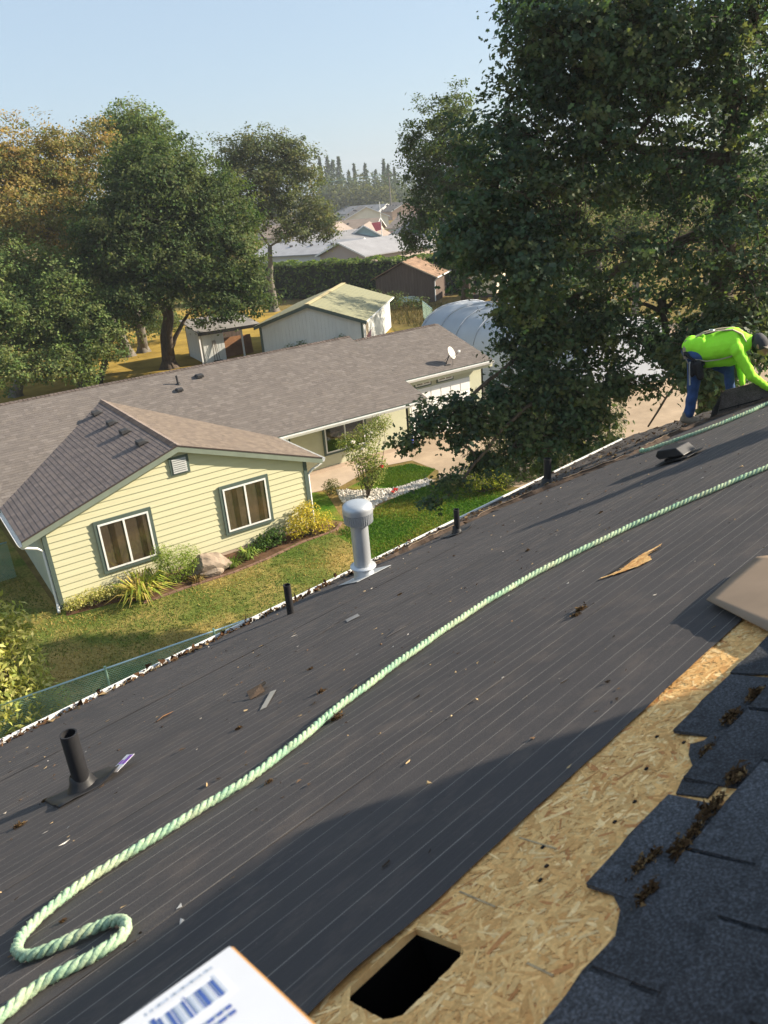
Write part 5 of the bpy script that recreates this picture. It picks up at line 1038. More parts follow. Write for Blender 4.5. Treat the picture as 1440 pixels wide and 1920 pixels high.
mb.add(g, [(i * n_ + j, i * n_ + j + 1, (i + 1) * n_ + j + 1, (i + 1) * n_ + j) for i in range(2) for j in range(n_ - 1)]); br = mb.build('brim', plain('brim_grey', (.22, .19, .16), .8, .15, 20), cp, local=True, smooth=True); s_ = br.modifiers.new('s', 'SOLIDIFY'); s_.thickness = .006
def band(name, pts, w_, mat, par=None, th=.008):
    mb = MB()
    for p_, q_ in zip(pts[:-1], pts[1:]): mb.bar(p_, q_, w_, th)
    return mb.build(name, mat, par or wk, local=True)
band('harness_strap', [(.0, -.04, 1.00), (.12, -.05, 1.055), (.30, -.06, 1.09), (.48, -.07, 1.105), (.60, -.09, 1.06), (.66, -.10, .98)], .045, STRAP); band('harness_strap', [(.0, .05, 1.00), (.12, .06, 1.055), (.30, .06, 1.09), (.48, .07, 1.105), (.60, .09, 1.06)], .045, STRAP)
band('harness_strap', [(-.06, -.10, .99), (-.075, -.14, .90), (-.05, -.18, .80), (.0, -.17, .70), (.06, -.16, .62)], .045, STRAP); band('harness_strap', [(.06, -.20, .80), (.20, -.19, .78), (.36, -.185, .80), (.50, -.20, .84), (.56, -.24, .90)], .03, STRAP)
band('tool_belt', [(-.08, -.10, .90), (-.04, -.175, .84), (.06, -.205, .79), (.18, -.18, .75)], .07, BLK, th=.02); pb = fused('pouch', [((.10, -.21, .74), .06, (.14, -.22, .62), .05), ((.02, -.20, .74), .045, (.03, -.21, .64), .04)], BLK, wk, .012, 2)
MB().lathe([(.035, 0), (.04, .005), (.035, .01)], (.22, .0, 1.085), (0, 0, 1), 14).build('back_ring', M['galv'], wk, local=True)
band('hammer', [(.0, -.235, .78), (.02, -.25, .52)], .022, M['galv']); 
for ch in list(wk.children):
    for o_ in [ch] + list(ch.children):
        co = np.zeros(len(o_.data.vertices) * 3); o_.data.vertices.foreach_get('co', co); co = co.reshape(-1, 3); co[:, 0] = np.where(co[:, 0] > 0, co[:, 0] * FX, co[:, 0]); o_.data.vertices.foreach_set('co', co.ravel()); o_.data.update()
# torn slab of shingles in the worker's hands
sb = thing('torn_shingle_slab', wp, 'dark slab of old shingles lifted on edge by the worker', 'shingles', matrix=person_frame(wp, (.50, -.866)))
for k, (o_, h_, dz) in enumerate(((-.02, .26, .0), (.012, .24, .02))):
    mb = MB(); pts = [(.30, -.12 + o_, .10), (.98, -.20 + o_, .36), (.97, -.10 + o_, .36 + h_ * .72), (.70, -.06 + o_, .30 + h_ * .92), (.38, -.03 + o_, .16 + h_ + dz), (.335, -.05 + o_, .13 + h_)]
    mb.prism(pts, (.004, .012, 0)); o = mb.build('slab_layer', M['shingle_near'], sb, local=True); o.color = (.085, .070, .060, 1)
mb = MB(); mb.prism([(.24, -.22, .06), (.31, -.13, .10), (.345, -.06, .38), (.27, -.16, .24)], (.012, .004, 0)); o = mb.build('folded_end', M['shingle_near'], sb, local=True); o.color = (.04, .036, .034, 1)
for k, t_ in enumerate((.33, .66)): p_ = np.array((.30 + .68 * t_, -.147 - .08 * t_, .12 + .26 * t_)); MB().bar(p_, p_ + np.array((.01, .05, .10)), .008, .006).build('slot', M['dark'], sb, local=True)
MB().bar((.335, -.150, .215), (.975, -.205, .455), .006, .012).build('course_line', M['dark'], sb, local=True)

# added kneeling figure, out of view, placed only for the shadow streak it casts
def shadow_kneeler(u_, v_, face, label, scale=1.0, name='person'):
    q = ORG + U * u_ + V_ * v_ + NN * .012; T = thing(name, q, label, 'person', matrix=person_frame(q, face) @ Matrix.Scale(scale, 4))
    b_ = [((0, -.12, .48), .10, (.34, -.16, .36), .075), ((.34, -.16, .36), .07, (.26, -.17, .06), .05), ((0, .12, .48), .10, (.30, .16, .07), .075), ((.30, .16, .07), .07, (-.15, .15, .05), .05), ((0, 0, .52), .16, (.16, 0, .98), .19), ((.16, 0, .98), .14, (.2, 0, 1.12), .06), ((.2, 0, 1.1), .06, (.23, 0, 1.2), .06), ((.23, 0, 1.24), .10, (.25, 0, 1.29), .10), ((.16, -.2, 1.02), .07, (.36, -.26, .80), .055), ((.36, -.26, .80), .05, (.58, -.16, .74), .035), ((.16, .2, 1.02), .07, (.32, .28, .78), .055), ((.32, .28, .78), .05, (.52, .14, .72), .035)]
    hand(b_, (.58, -.16, .74), (.36, -.26, .80), (0, 0, -1)); hand(b_, (.52, .14, .72), (.32, .28, .78), (0, 0, -1)); fused('body', b_, SKIN, T, .014, 3)
    fused('shirt', [(( 0, 0, .56), .18, (.16, 0, .98), .21), ((.16, -.2, 1.02), .09, (.36, -.26, .80), .07), ((.36, -.26, .80), .066, (.54, -.17, .75), .048), ((.16, .2, 1.02), .09, (.32, .28, .78), .07), ((.32, .28, .78), .066, (.49, .16, .73), .048), ((.16, -.17, 1.0), .10, (.16, .17, 1.0), .10)], plain('grey_shirt', (.14, .15, .17), .9, .1, 5), T, .016, 5)
    fused('trousers', [((0, -.12, .48), .13, (.34, -.16, .36), .09), ((.34, -.16, .36), .088, (.27, -.17, .12), .07), ((0, .12, .48), .13, (.30, .16, .09), .09), ((.30, .16, .09), .088, (-.10, .15, .09), .07), ((0, -.08, .52), .14, (0, .08, .52), .14)], JEAN, T, .016, 5); fused('hair', [((.22, 0, 1.28), .108, (.20, 0, 1.24), .09)], HAIR, T, .014, 3); return T
shadow_kneeler(8.85, .75, (-.3, .9), 'added unseen person in grey shirt kneeling to cast a shadow streak')

# added block of shingle bundles, unseen, sized to throw the foreground shadow
sk = thing('shadow_stack', (0, 0, 0), 'added unseen stack of wrapped shingle bundles that casts the foreground shadow', 'bundles', matrix=MROOF)
wrapm = plain('bundle_wrap', (.42, .44, .46), .4, .15, 3, .2, spec=.5)
for k in range(10):
    du_, dv_ = rng.uniform(-.03, .03, 2); MB().box((2.72 + du_, -1.34 + dv_, .012 + k * .088), (3.70 + du_, -.42 + dv_, .094 + k * .088)).build('bundle', wrapm, sk, local=True, bevel=.015)
# ================================================================== outbuildings and yard things
M['whiteboard'] = plain('pale_board', (.62, .64, .62), .6, .07, 2, .05, stretch=(2, 2, .3)); M['greenroof'] = plain('moss_roof', (.235, .235, .15), .9, .08, 1.2, .2); M['brownboard'] = plain('weathered_board', (.115, .085, .07), .9, .35, 2.5, .3, stretch=(3, 3, .25))
def oriented(o, wx, wy):
    o = np.array((*o, 0), float); wx = np.array((*wx, 0), float); wx /= np.linalg.norm(wx); wy = np.array((*wy, 0), float); wy /= np.linalg.norm(wy)
    return lambda a, b, z: o + wx * a + wy * b + np.array((0, 0, z))
# white shed with the moss-green roof: gable toward the viewer
F_ = oriented((19.7, 27.5), (.72, -.694), (.694, .72)); SWD, SLEN, SEH, SAP = 7.0, 10.5, 2.25, 3.5
sh = thing('white_shed', F_(0, 0, 0), 'white vertical-board shed with yellow-green roof behind the house', 'shed')
m_ = (SAP - SEH) / (SWD / 2 + .35)
mb = MB(); mb.prism([F_(0, 0, 0), F_(SWD, 0, 0), F_(SWD, 0, SEH + m_ * .35), F_(SWD / 2, 0, SAP - .06), F_(0, 0, SEH + m_ * .35)], F_(0, .08, 0) - F_(0, 0, 0)); sw = mb.build('front_wall', M['whiteboard'], sh)
nb = 28
for i in range(nb):
    a0, a1 = i * SWD / nb + .012, (i + 1) * SWD / nb - .012; zt = lambda a: SEH + m_ * (min(a, SWD - a) + .35) - .08
    MB().prism([F_(a0, -.018, .05), F_(a1, -.018, .05), F_(a1, -.018, zt(a1)), F_((a0 + a1) / 2, -.018, max(zt(a0), zt(a1))), F_(a0, -.018, zt(a0))], F_(0, .017, 0) - F_(0, 0, 0)).build('wall_board', M['whiteboard'], sw)
mb = MB(); mb.prism([F_(SWD, 0, 0), F_(SWD, SLEN, 0), F_(SWD, SLEN, SEH), F_(SWD, 0, SEH)], F_(.08, 0, 0) - F_(0, 0, 0)); mb.build('side_wall', M['whiteboard'], sh)
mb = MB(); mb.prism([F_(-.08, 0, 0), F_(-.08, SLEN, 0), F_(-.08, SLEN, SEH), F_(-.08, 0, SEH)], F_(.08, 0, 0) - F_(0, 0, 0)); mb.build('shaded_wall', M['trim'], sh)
MB().prism([F_(0, SLEN, 0), F_(SWD, SLEN, 0), F_(SWD, SLEN, SEH), F_(SWD / 2, SLEN, SAP - .06), F_(0, SLEN, SEH)], F_(0, .08, 0) - F_(0, 0, 0)).build('rear_wall', M['whiteboard'], sh)
for sgn, nm in ((0, 'roof_plane'), (1, 'roof_plane')):
    e = -.35 if sgn == 0 else SWD + .35
    mb = MB(); mb.prism([F_(e, -.3, SEH), F_(SWD / 2, -.3, SAP), F_(SWD / 2, SLEN + .3, SAP), F_(e, SLEN + .3, SEH)], (0, 0, -.07)); mb.build('roof_plane', M['greenroof'], sh)
    for k in range(14):
        t0 = k / 14; c0, c1 = e + (SWD / 2 - e) * t0, e + (SWD / 2 - e) * (t0 + .075); z0, z1 = SEH + (SAP - SEH) * t0, SEH + (SAP - SEH) * (t0 + .075)
        MB().add([F_(c0, -.31, z0 + .022), F_(c0, SLEN + .31, z0 + .022), F_(c1, SLEN + .31, z1 + .006), F_(c1, -.31, z1 + .006), F_(c0, -.31, z0), F_(c0, SLEN + .31, z0)], [(0, 1, 2, 3), (4, 5, 1, 0)]).build('shingle_course', M['greenroof'], sh)
    MB().prism([F_(e, -.32, SEH - .02), F_(SWD / 2, -.32, SAP - .02), F_(SWD / 2, -.32, SAP - .22), F_(e, -.32, SEH - .22)], F_(0, .02, 0) - F_(0, 0, 0)).build('rake_board', M['trim'], sh)
MB().bar(F_(SWD / 2, -.3, SAP + .03), F_(SWD / 2, SLEN + .3, SAP + .03), .34, .03).build('ridge_cap', plain('tan_cap', (.50, .42, .24), .9, .1, 4), sh)
for a in (-.02, SWD - .1): MB().box((0, 0, 0), (.12, .05, SEH + .05), M=Matrix.Translation(F_(a, -.05, 0)) @ Matrix.Rotation(math.atan2(-.694, .72), 4, 'Z')).build('corner_board', M['trim'], sh)
MB().bar(F_(SWD + .37, -.3, SEH - .05), F_(SWD + .37, SLEN + .3, SEH - .05), .10, .10).build('gutter', M['gutter'], sh)
MB().tube([F_(SWD + .36, -.15, SEH - .1), F_(SWD + .2, -.1, SEH - .3), F_(SWD + .15, .0, .1)], .04, 6).build('downspout', M['white'], sh)
dr = MB().prism([F_(SWD + .081, .4, .05), F_(SWD + .081, 1.4, .05), F_(SWD + .081, 1.4, 2.0), F_(SWD + .081, .4, 2.0)], F_(.03, 0, 0) - F_(0, 0, 0)).build('door', plain('tan_door', (.60, .48, .33), .6, .1, 3), sh)
# flag on a short staff at the shed door
fg = thing('shed_flag', F_(SWD + .5, -.2, 0), 'small red and white striped flag hanging at the shed corner', 'flag'); MB().tube([F_(SWD + .5, -.2, 0), F_(SWD + .75, -.4, 1.9)], .015, 6).build('staff', M['white'], fg)
for k in range(7):
    x0 = SWD + .66 - k * .05; MB().prism([F_(x0, -.35, 1.75 - k * .06), F_(x0 - .05, -.33, 1.69 - k * .06), F_(x0 - .16, -.31, .95 - k * .06), F_(x0 - .11, -.33, 1.0 - k * .06)], (.004, .004, .0)).build('stripe', plain('stripe%d' % (k % 2), ((.50, .05, .05), (.72, .70, .68))[k % 2], .8, .1, 5), fg)
# climbers on the shed
bush('shed_climber', F_(2.0, -.5, 0), [((0, 0, .6), (.6, .4, .5)), ((.8, -.3, .9), (.5, .4, .35))], .12, 500, GREEN_M, 'leafy climber low against the shed boards', group=None); bush('shed_shrub', F_(5.2, -.6, 0), [((0, 0, .9), (.5, .5, .45)), ((.4, -.2, 1.3), (.3, .3, .25))], .12, 420, GREEN_M, 'taller bush in front of the shed near its middle')
# open lean-to beside it
L_ = oriented((16.35, 29.7), (.995, -.10), (.10, .995)); lt = thing('lean_to', L_(0, 0, 0), 'small white lean-to with black fascia and open bay beside the oaks', 'shed')
pw = MB().prism([L_(0, 0, 0), L_(1.5, 0, 0), L_(1.5, 0, 2.1), L_(0, 0, 2.1)], (0, .1, 0)).build('front_wall', M['whiteboard'], lt)
for i in range(7): MB().prism([L_(.02 + i * .21, -.02, .03), L_(.20 + i * .21, -.02, .03), L_(.20 + i * .21, -.02, 2.08), L_(.02 + i * .21, -.02, 2.08)], (0, .018, 0)).build('wall_board', M['whiteboard'], pw)
MB().prism([L_(0, .1, 0), L_(0, 4, 0), L_(0, 4, 2.1), L_(0, .1, 2.1)], (.1, 0, 0)).build('side_wall', M['whiteboard'], lt); MB().prism([L_(0, 4, 0), L_(4.0, 4, 0), L_(4.0, 4, 2.1), L_(0, 4, 2.1)], (0, .1, 0)).build('rear_wall', M['brownboard'], lt)
MB().prism([L_(-.3, -.4, 2.14), L_(4.1, -.4, 2.14), L_(4.1, 4.3, 2.5), L_(-.3, 4.3, 2.5)], (0, 0, .06)).build('roof', plain('grey_roof', (.22, .21, .20), .9, .3, 1.5), lt); MB().prism([L_(-.32, -.42, 1.98), L_(4.1, -.42, 1.98), L_(4.1, -.42, 2.2), L_(-.32, -.42, 2.2)], (0, .019, 0)).build('fascia', M['dark'], lt)
MB().box(L_(2.75, -.05, 0), L_(2.85, .05, 2.14)).build('post', M['white'], lt); MB().box(L_(-.28, -.3, 0), L_(-.2, -.2, 2.14)).build('post', M['white'], lt)
bb = thing('brown_board', L_(1.7, 1.4, 0), 'brown sheet of board standing in the lean-to bay', 'board'); MB().prism([L_(1.7, 1.3, 0), L_(3.9, 1.3, 0), L_(3.9, 1.5, 1.3), L_(1.7, 1.5, 1.3)], (0, .05, 0)).build('board_sheet', plain('brown_sheet', (.26, .13, .06), .8, .25, 2), bb)
for k, (x, t) in enumerate(((.55, .12), (.75, .02), (.95, -.1))): tl = thing('garden_tool', L_(x, -.35, 0), ('rake leaning on the lean-to wall nearest the oak', 'long-handled hoe leaning on the lean-to wall, middle one', 'shovel leaning on the lean-to wall nearest the open bay')[k], 'garden tool'); MB().tube([L_(x, -.4, .0), L_(x + t, -.05, 1.5)], .02, 5).build('handle', M['brownboard'], tl); MB().box(L_(x - .12, -.43, 0), L_(x + .12, -.40, .22)).build('blade', M['blackplastic'], tl)
# brown board shed with a mossy roof
B_ = oriented((42.3, 37.8), (-.62, .785), (.785, .62)); bs = thing('brown_shed', B_(0, 0, 0), 'weathered brown board shed with debris on its roof beyond the yard', 'shed'); BW, BL, BE, BA = 5.6, 5.2, 2.25, 3.6
bw = MB().prism([B_(0, 0, 0), B_(BW, 0, 0), B_(BW, 0, BE), B_(BW / 2, 0, BA), B_(0, 0, BE)], B_(0, .06, 0) - B_(0, 0, 0)).build('gable_wall', M['brownboard'], bs)
for i in range(20):
    a0, a1 = i * .28 + .01, i * .28 + .27; zt = lambda a: BE + (BA - BE) * (1 - abs(a - BW / 2) / (BW / 2)) - .05
    MB().prism([B_(a0, -.02, .02), B_(a1, -.02, .02), B_(a1, -.02, zt(a1)), B_(a0, -.02, zt(a0))], B_(0, .018, 0) - B_(0, 0, 0)).build('wall_board', M['brownboard'], bw)
b2 = MB().prism([B_(-.06, 0, 0), B_(-.06, BL, 0), B_(-.06, BL, BE), B_(-.06, 0, BE)], B_(.06, 0, 0) - B_(0, 0, 0)).build('side_wall', M['brownboard'], bs)
for i in range(18): MB().prism([B_(-.08, i * .28 + .01, .02), B_(-.08, i * .28 + .27, .02), B_(-.08, i * .28 + .27, BE - .02), B_(-.08, i * .28 + .01, BE - .02)], B_(.019, 0, 0) - B_(0, 0, 0)).build('wall_board', M['brownboard'], b2)
RB = plain('debris_roof', (.24, .155, .10), 1, .5, 1.8, .6)
for e, lo in ((-.4, 0), (BW + .4, 1)): MB().prism([B_(e, -.3, BE - .05), B_(BW / 2, -.3, BA + .1), B_(BW / 2, BL + .3, BA + .1), B_(e, BL + .3, BE - .05)], (0, 0, .07)).build('roof_plane', RB, bs)
MB().prism([B_(-.42, -.32, BE - .1), B_(BW / 2, -.32, BA + .05), B_(BW / 2, -.32, BA + .16), B_(-.42, -.32, BE + .01)], B_(0, .02, 0) - B_(0, 0, 0)).build('rake_board', plain('tan_rake', (.45, .36, .26), .8, .1, 3), bs)
MB().tube([B_(-.42, -.2, BE - .1), B_(-.15, -.12, BE - .4), B_(-.12, -.1, .1)], .05, 6).build('downspout', M['white'], bs); MB().bar(B_(-.45, -.3, BE - .05), B_(-.45, BL + .3, BE - .05), .1, .1).build('gutter', M['gutter'], bs)
# upturned boat
bt = thing('upturned_boat', (41.4, 39.7, 0), 'pale green dinghy turned over against the brown shed', 'boat'); mb = MB(); ns, mr = 12, 8; Vb = []
for i in range(ns + 1):
    t = i / ns; wd = .75 * math.sin(math.pi * min(1, (t * .8 + .22))) ** .6 * (1 - max(0, t - .7) * 3.1); hh = .75 - .2 * t
    for k in range(mr + 1):
        a = math.pi * k / mr; Vb.append(np.array((40.2, 41.8, .12)) + np.array((.45, -.86, 0)) * t * 4.0 + np.array((.86, .45, 0)) * math.cos(a) * max(.03, wd) + np.array((0, 0, 1)) * math.sin(a) ** .8 * hh)
mb.add(Vb, [(i * (mr + 1) + k, i * (mr + 1) + k + 1, (i + 1) * (mr + 1) + k + 1, (i + 1) * (mr + 1) + k) for i in range(ns) for k in range(mr)] + [tuple(range(mr + 1))]); mb.build('hull', plain('boat_paint', (.48, .58, .52), .5, .15, 2), bt, smooth=True)
MB().bar((40.2, 41.8, .88), (42.0, 38.3, .68), .05, .06).build('keel', M['white'], bt)
# camper / old motorhome
rv = thing('old_camper', (44.5, 34.5, 0), 'old cream camper van parked beside the brown shed', 'camper'); V3 = oriented((43.2, 33.6), (.62, -.78), (.78, .62))
def vb(lo, hi): m = MB(); m.prism([V3(lo[0], lo[1], lo[2]), V3(hi[0], lo[1], lo[2]), V3(hi[0], hi[1], lo[2]), V3(lo[0], hi[1], lo[2])], (0, 0, hi[2] - lo[2])); return m
vb((0, 0, .75), (2.3, 6.0, 2.9)).build('body', plain('camper_cream', (.55, .50, .40), .5, .1, 2), rv, bevel=.1); vb((0.02, 5.6, 2.1), (2.28, 7.0, 2.95)).build('cab_over', plain('camper_top', (.50, .45, .36), .5, .1, 2), rv, bevel=.12); vb((.1, 6.0, .55), (2.2, 7.6, 1.6)).build('cab', plain('camper_cab', (.45, .40, .32), .4, .1, 2), rv, bevel=.15)
for x0, x1, z0, z1 in ((.25, 1.05, 1.55, 2.2), (1.4, 2.1, 1.9, 2.25)): vb((x0, -.02, z0), (x1, .0, z1)).build('window', M['dark'], rv)
vb((.0, -.015, 1.25), (2.3, .0, 1.42)).build('stripe', plain('brown_stripe', (.16, .10, .06), .6, .1, 3), rv); vb((.1, -.15, .5), (2.2, .0, .72)).build('bumper', M['blackplastic'], rv)
for yy in (1.2, 6.7):
    for xx in (.1, 2.0): MB().lathe([(.05, -.12), (.36, -.12), (.38, -.06), (.38, .06), (.36, .12), (.05, .12)], V3(xx + .1, yy, .38), (.62, -.78, 0), 18, closed=True).build('wheel', M['blackplastic'], rv)
for xx in (.25, 2.0): vb((xx, -.03, .85), (xx + .15, -.0, 1.05)).build('tail_light', plain('red_lens%d' % int(xx), (.4, .03, .02), .3, .1, 4), rv)
# hoop shelter
hs = thing('hoop_shelter', (28, 3.5, 0), 'silver-blue fabric hoop shelter arching beyond the garage', 'shelter'); fab = plain('silver_fabric', (.40, .44, .50), .45, .06, .8, .1, spec=.5, bscale=3)
XA, XB, Y0, Y1, HH = 24.6, 31.2, 3.6, 16.6, 3.4
def arch(t, k=1.0):
    a = math.pi * t; x = (XA + XB) / 2 - (XB - XA) / 2 * math.copysign(abs(math.cos(a)) ** .75, math.cos(a)) * k; return x, HH * math.sin(a) ** .62 * k
mb = MB(); ny, nx = 40, 26; Vh = []
for i in range(ny + 1):
    y = Y0 + (Y1 - Y0) * i / ny; sag = 1 - .022 * abs(math.sin(math.pi * (y - Y0) / 1.6)) ** .5
    for k in range(nx + 1): x, z = arch(k / nx, sag); Vh.append((x + .0, y, max(0, z + .012 * math.sin(y * 5 + k))))
mb.add(Vh, [(i * (nx + 1) + k, i * (nx + 1) + k + 1, (i + 1) * (nx + 1) + k + 1, (i + 1) * (nx + 1) + k) for i in range(ny) for k in range(nx)]); mb.build('cover', fab, hs, smooth=True)
for i in range(9): MB().tube([(arch(k / 20, 1.004)[0], Y0 + 1.6 * i, arch(k / 20, 1.004)[1]) for k in range(21)], .035, 6).build('rib', fab, hs, smooth=True)
mb = MB(); pts_ = [(arch(k / 20, .985)[0], Y0 + .02, arch(k / 20, .985)[1]) for k in range(21)]; mb.add(pts_, [tuple(range(21))]); mb.build('end_panel', fab, hs)
mb = MB(); mb.add([(x, Y1 - .02, z) for x, _, z in pts_], [tuple(range(21))]); mb.build('end_panel', fab, hs)
# chain-link fences
M['wire'] = plain('green_wire', (.24, .38, .30), .5, .1, 4); M['rail'] = plain('blue_grey_rail', (.36, .50, .56), .4, .1, 3, metal=.3)
def chain_fence(a, b, h, label, pitch=.062, group='chain-link fences'):
    a, b = np.array((*a, 0), float), np.array((*b, 0), float); L = np.linalg.norm(b - a); d = (b - a) / L; T = thing('chain_link_fence', a, label, 'fence', group); up = np.array((0, 0, 1.0))
    MB().tube([a + up * h, b + up * h], .022, 8).build('top_rail', M['rail'], T, smooth=True); k = 0; wr = .0055
    while k * 2.4 <= L + .1: MB().tube([a + d * min(L, k * 2.4), a + d * min(L, k * 2.4) + up * (h + .06)], .026, 8).build('post', M['wire'], T); k += 1
    mb = MB(); n = int((L + h) / pitch)
    for s in (1, -1):
        for i in range(n):
            x0 = i * pitch - (h if s > 0 else 0); p, q = (x0, 0.03), (x0 + h, h) ; 
            if s < 0: p, q = (i * pitch, .03), (i * pitch - h, h)
            (x0, z0), (x1, z1) = p, q; t0, t1 = 0, 1
            if x1 != x0:
                ta, tb = (0 - x0) / (x1 - x0), (L - x0) / (x1 - x0); t0, t1 = max(0, min(ta, tb)), min(1, max(ta, tb))
            if t1 - t0 < .03: continue
            P_ = lambda t: a + d * (x0 + (x1 - x0) * t) + up * (z0 + (z1 - z0) * t); mb.tube([P_(t0), P_(t1)], wr, 3, cap=False)
    mb.build('mesh_wire', M['wire'], T); return T
chain_fence((-2.6, -5.84), (4.9, -6.25), 1.2, 'chain-link fence with pale blue top rail below the gutter'); chain_fence((-5.0, 3.1), (-.62, 3.1), 1.2, 'chain-link fence meeting the wing of the cream house'); chain_fence((33.4, 26.5), (35.5, 30.5), 1.5, 'short piece of chain-link fence beside the white shed', .12)
pt = thing('blue_pot', (15.24, 4.6, 0), 'cobalt blue plant pot by the garage', 'pot'); MB().lathe([(.16, 0), (.22, .1), (.25, .3), (.22, .42), (.24, .45), (.21, .45), (.19, .38)], (15.24, 4.6, 0), n=20, closed=True).build('pot_body', plain('cobalt_glaze', (.02, .05, .30), .25, .1, 4, spec=.5), pt, smooth=True)
bush('pot_plant', (15.24, 4.6, .42), [((0, 0, .25), (.22, .22, .25))], .07, 250, GREEN_M, 'small green plant growing in the blue pot', 'plant', stems=2)
# dark car under the limbs
cr = thing('parked_car', (20.8, 2.6, 0), 'dark grey car parked under the oak limbs by the garage', 'car'); CX = oriented((20.0, 4.6), (.95, .3), (.3, -.95))
def cpr(prof, w0, w1): m = MB(); P = [CX(w0, y, z) for y, z in prof]; m.prism(P, CX(w1, 0, 0) - CX(w0, 0, 0)); return m
carp = plain('car_paint', (.035, .04, .05), .25, .1, 2, spec=.6)
cpr([(0, .35), (0, .75), (.25, .92), (1.1, .98), (3.3, .98), (4.2, .86), (4.35, .6), (4.35, .35)], 0, 1.75).build('body', carp, cr, bevel=.08); cpr([(.9, .96), (1.35, 1.38), (2.6, 1.42), (3.35, .96)], .12, 1.63).build('cabin', carp, cr, bevel=.08)
cpr([(1.05, 1.0), (1.4, 1.33), (2.55, 1.36), (3.15, 1.0)], .105, .119).build('side_window', M['dark'], cr); cpr([(1.05, 1.0), (1.4, 1.33), (2.55, 1.36), (3.15, 1.0)], 1.631, 1.645).build('side_window', M['dark'], cr)
for yy in (.8, 3.5):
    for xx in (.08, 1.67): MB().lathe([(.05, -.1), (.30, -.1), (.32, 0), (.30, .1), (.05, .1)], CX(xx, yy, .32), (.95, .3, 0), 16, closed=True).build('wheel', M['blackplastic'], cr)
# yard scraps and long dry weeds
for i, (x, y, lab) in enumerate(((36.5, 27.5, 'dark lawn cart standing on dry grass near the shelter'),)):
    k = thing('lawn_cart', (x, y, 0), lab, 'cart'); MB().box((x - .5, y - .3, .45), (x + .5, y + .3, .75)).build('tray', M['blackplastic'], k, bevel=.05); MB().tube([(x + .5, y, .6), (x + 1.0, y - .2, 1.1)], .03, 6).build('handle', plain('red_paint', (.35, .05, .04), .5, .1, 3), k)
    for s in (-.32, .32): MB().lathe([(.03, -.05), (.24, -.05), (.25, 0), (.24, .05), (.03, .05)], (x, y + s, .25), (0, 1, 0), 14, closed=True).build('wheel', M['blackplastic'], k)
blades('dry_weeds', [(33, 27), (40, 26), (43, 33), (41, 37), (38, 42), (33, 40)], 5000, .45, [(.13, .095, .045), (.10, .085, .035), (.07, .075, .028)], 0, 'tangle of dry brown weeds in front of the brown shed')
bush('bramble', (37.5, 37.5, 0), [((0, 0, .8), (1.6, 1.6, .8)), ((1.6, -1.5, .5), (1.2, 1.2, .6)), ((-1.2, 1.6, .9), (1.5, 1.5, 1.0))], .22, 1500, GREEN_D + [(.10, .09, .04)], 'bramble thicket between white shed and upturned boat')

# ================================================================== the far neighbourhood
def far_house(c, ang, w_, l_, h_, rise, wallc, roofc, label, door=True, big=True):
    A = oriented(c, (math.cos(ang), math.sin(ang)), (-math.sin(ang), math.cos(ang))); T = thing('far_house', A(0, 0, 0), label, 'house', 'houses of the far neighbourhood'); wm = plain('fw', wallc, .7, .06, .5); rm = plain('fr', roofc, .95, .14, .7, .2)
    g = [A(0, 0, 0), A(w_, 0, 0), A(w_, 0, h_), A(w_ / 2, 0, h_ + rise), A(0, 0, h_)]
    mb = MB(); mb.prism(g, A(0, l_, 0) - A(0, 0, 0)); mb.build('wall', wm, T); k = rise / (w_ / 2); ov = .5
    rf = MB()
    for s in (0, 1):
        e = -ov if s == 0 else w_ + ov; rf.prism([A(e, -.5, h_ - k * ov + .05), A(w_ / 2, -.5, h_ + rise + .05), A(w_ / 2, l_ + .5, h_ + rise + .05), A(e, l_ + .5, h_ - k * ov + .05)], (0, 0, .14))
    ro = rf.build('roof', rm, T)
    for s in (0, 1):
        e = -ov if s == 0 else w_ + ov; MB().prism([A(e, -.53, h_ - k * ov), A(w_ / 2, -.53, h_ + rise), A(w_ / 2, -.53, h_ + rise + .2), A(e, -.53, h_ - k * ov + .2)], A(0, .025, 0) - A(0, 0, 0)).build('rake_board', M['white'], T)
    if big:
        for (a, z, ww_, hh) in ((w_ * .18, 1.0, 1.4, 1.2), (w_ * .62, 1.0, 1.6, 1.2)): MB().prism([A(a, -.03, z), A(a + ww_, -.03, z), A(a + ww_, -.03, z + hh), A(a, -.03, z + hh)], A(0, .028, 0) - A(0, 0, 0)).build('window', M['dark'], T)
        for q_ in range(3): p_ = A(w_ * .30, l_ * (.25 + .22 * q_), h_ + rise * .62 + .2); MB().box(p_ - .18, p_ + .18).build('roof_vent', M['vent_dark'], T)
    return T
VA = math.atan2(-.56, .82)
TANR, GRYR, BRNR = (.27, .22, .185), (.21, .21, .22), (.235, .185, .15)
def fh(px, py, z, ang, *a, **k): p = gnd(px, py, z); return far_house((p[0], p[1]), VA + ang, *a, **k)
fh(500, 470, 2.4, -.75, 9, 16, 2.5, 1.5, (.60, .58, .55), GRYR, 'grey-roofed bungalow just over the hedge behind the oak')
fh(600, 478, 2.6, -.8, 9, 12, 2.5, 1.5, (.42, .34, .30), (.27, .27, .285), 'pale grey roof with brown gable just over the hedge')
fh(655, 470, 2.6, 1.2, 9, 15, 2.4, 1.3, (.60, .60, .58), (.29, .295, .315), 'wide pale grey roof directly above the hedge')
fh(648, 452, 2.5, -.05, 6.5, 14, 2.6, 2.0, (.30, .42, .44), TANR, 'blue-green gabled house with white garage behind the hedge')
fh(590, 448, 2.5, -.1, 6, 13, 2.6, 2.0, (.36, .46, .47), TANR, 'pale blue gabled house partly behind the open oak')
fh(700, 432, 2.5, 1.35, 10, 24, 2.5, 2.0, (.60, .52, .40), BRNR, 'long tan-roofed house beyond the red maple')
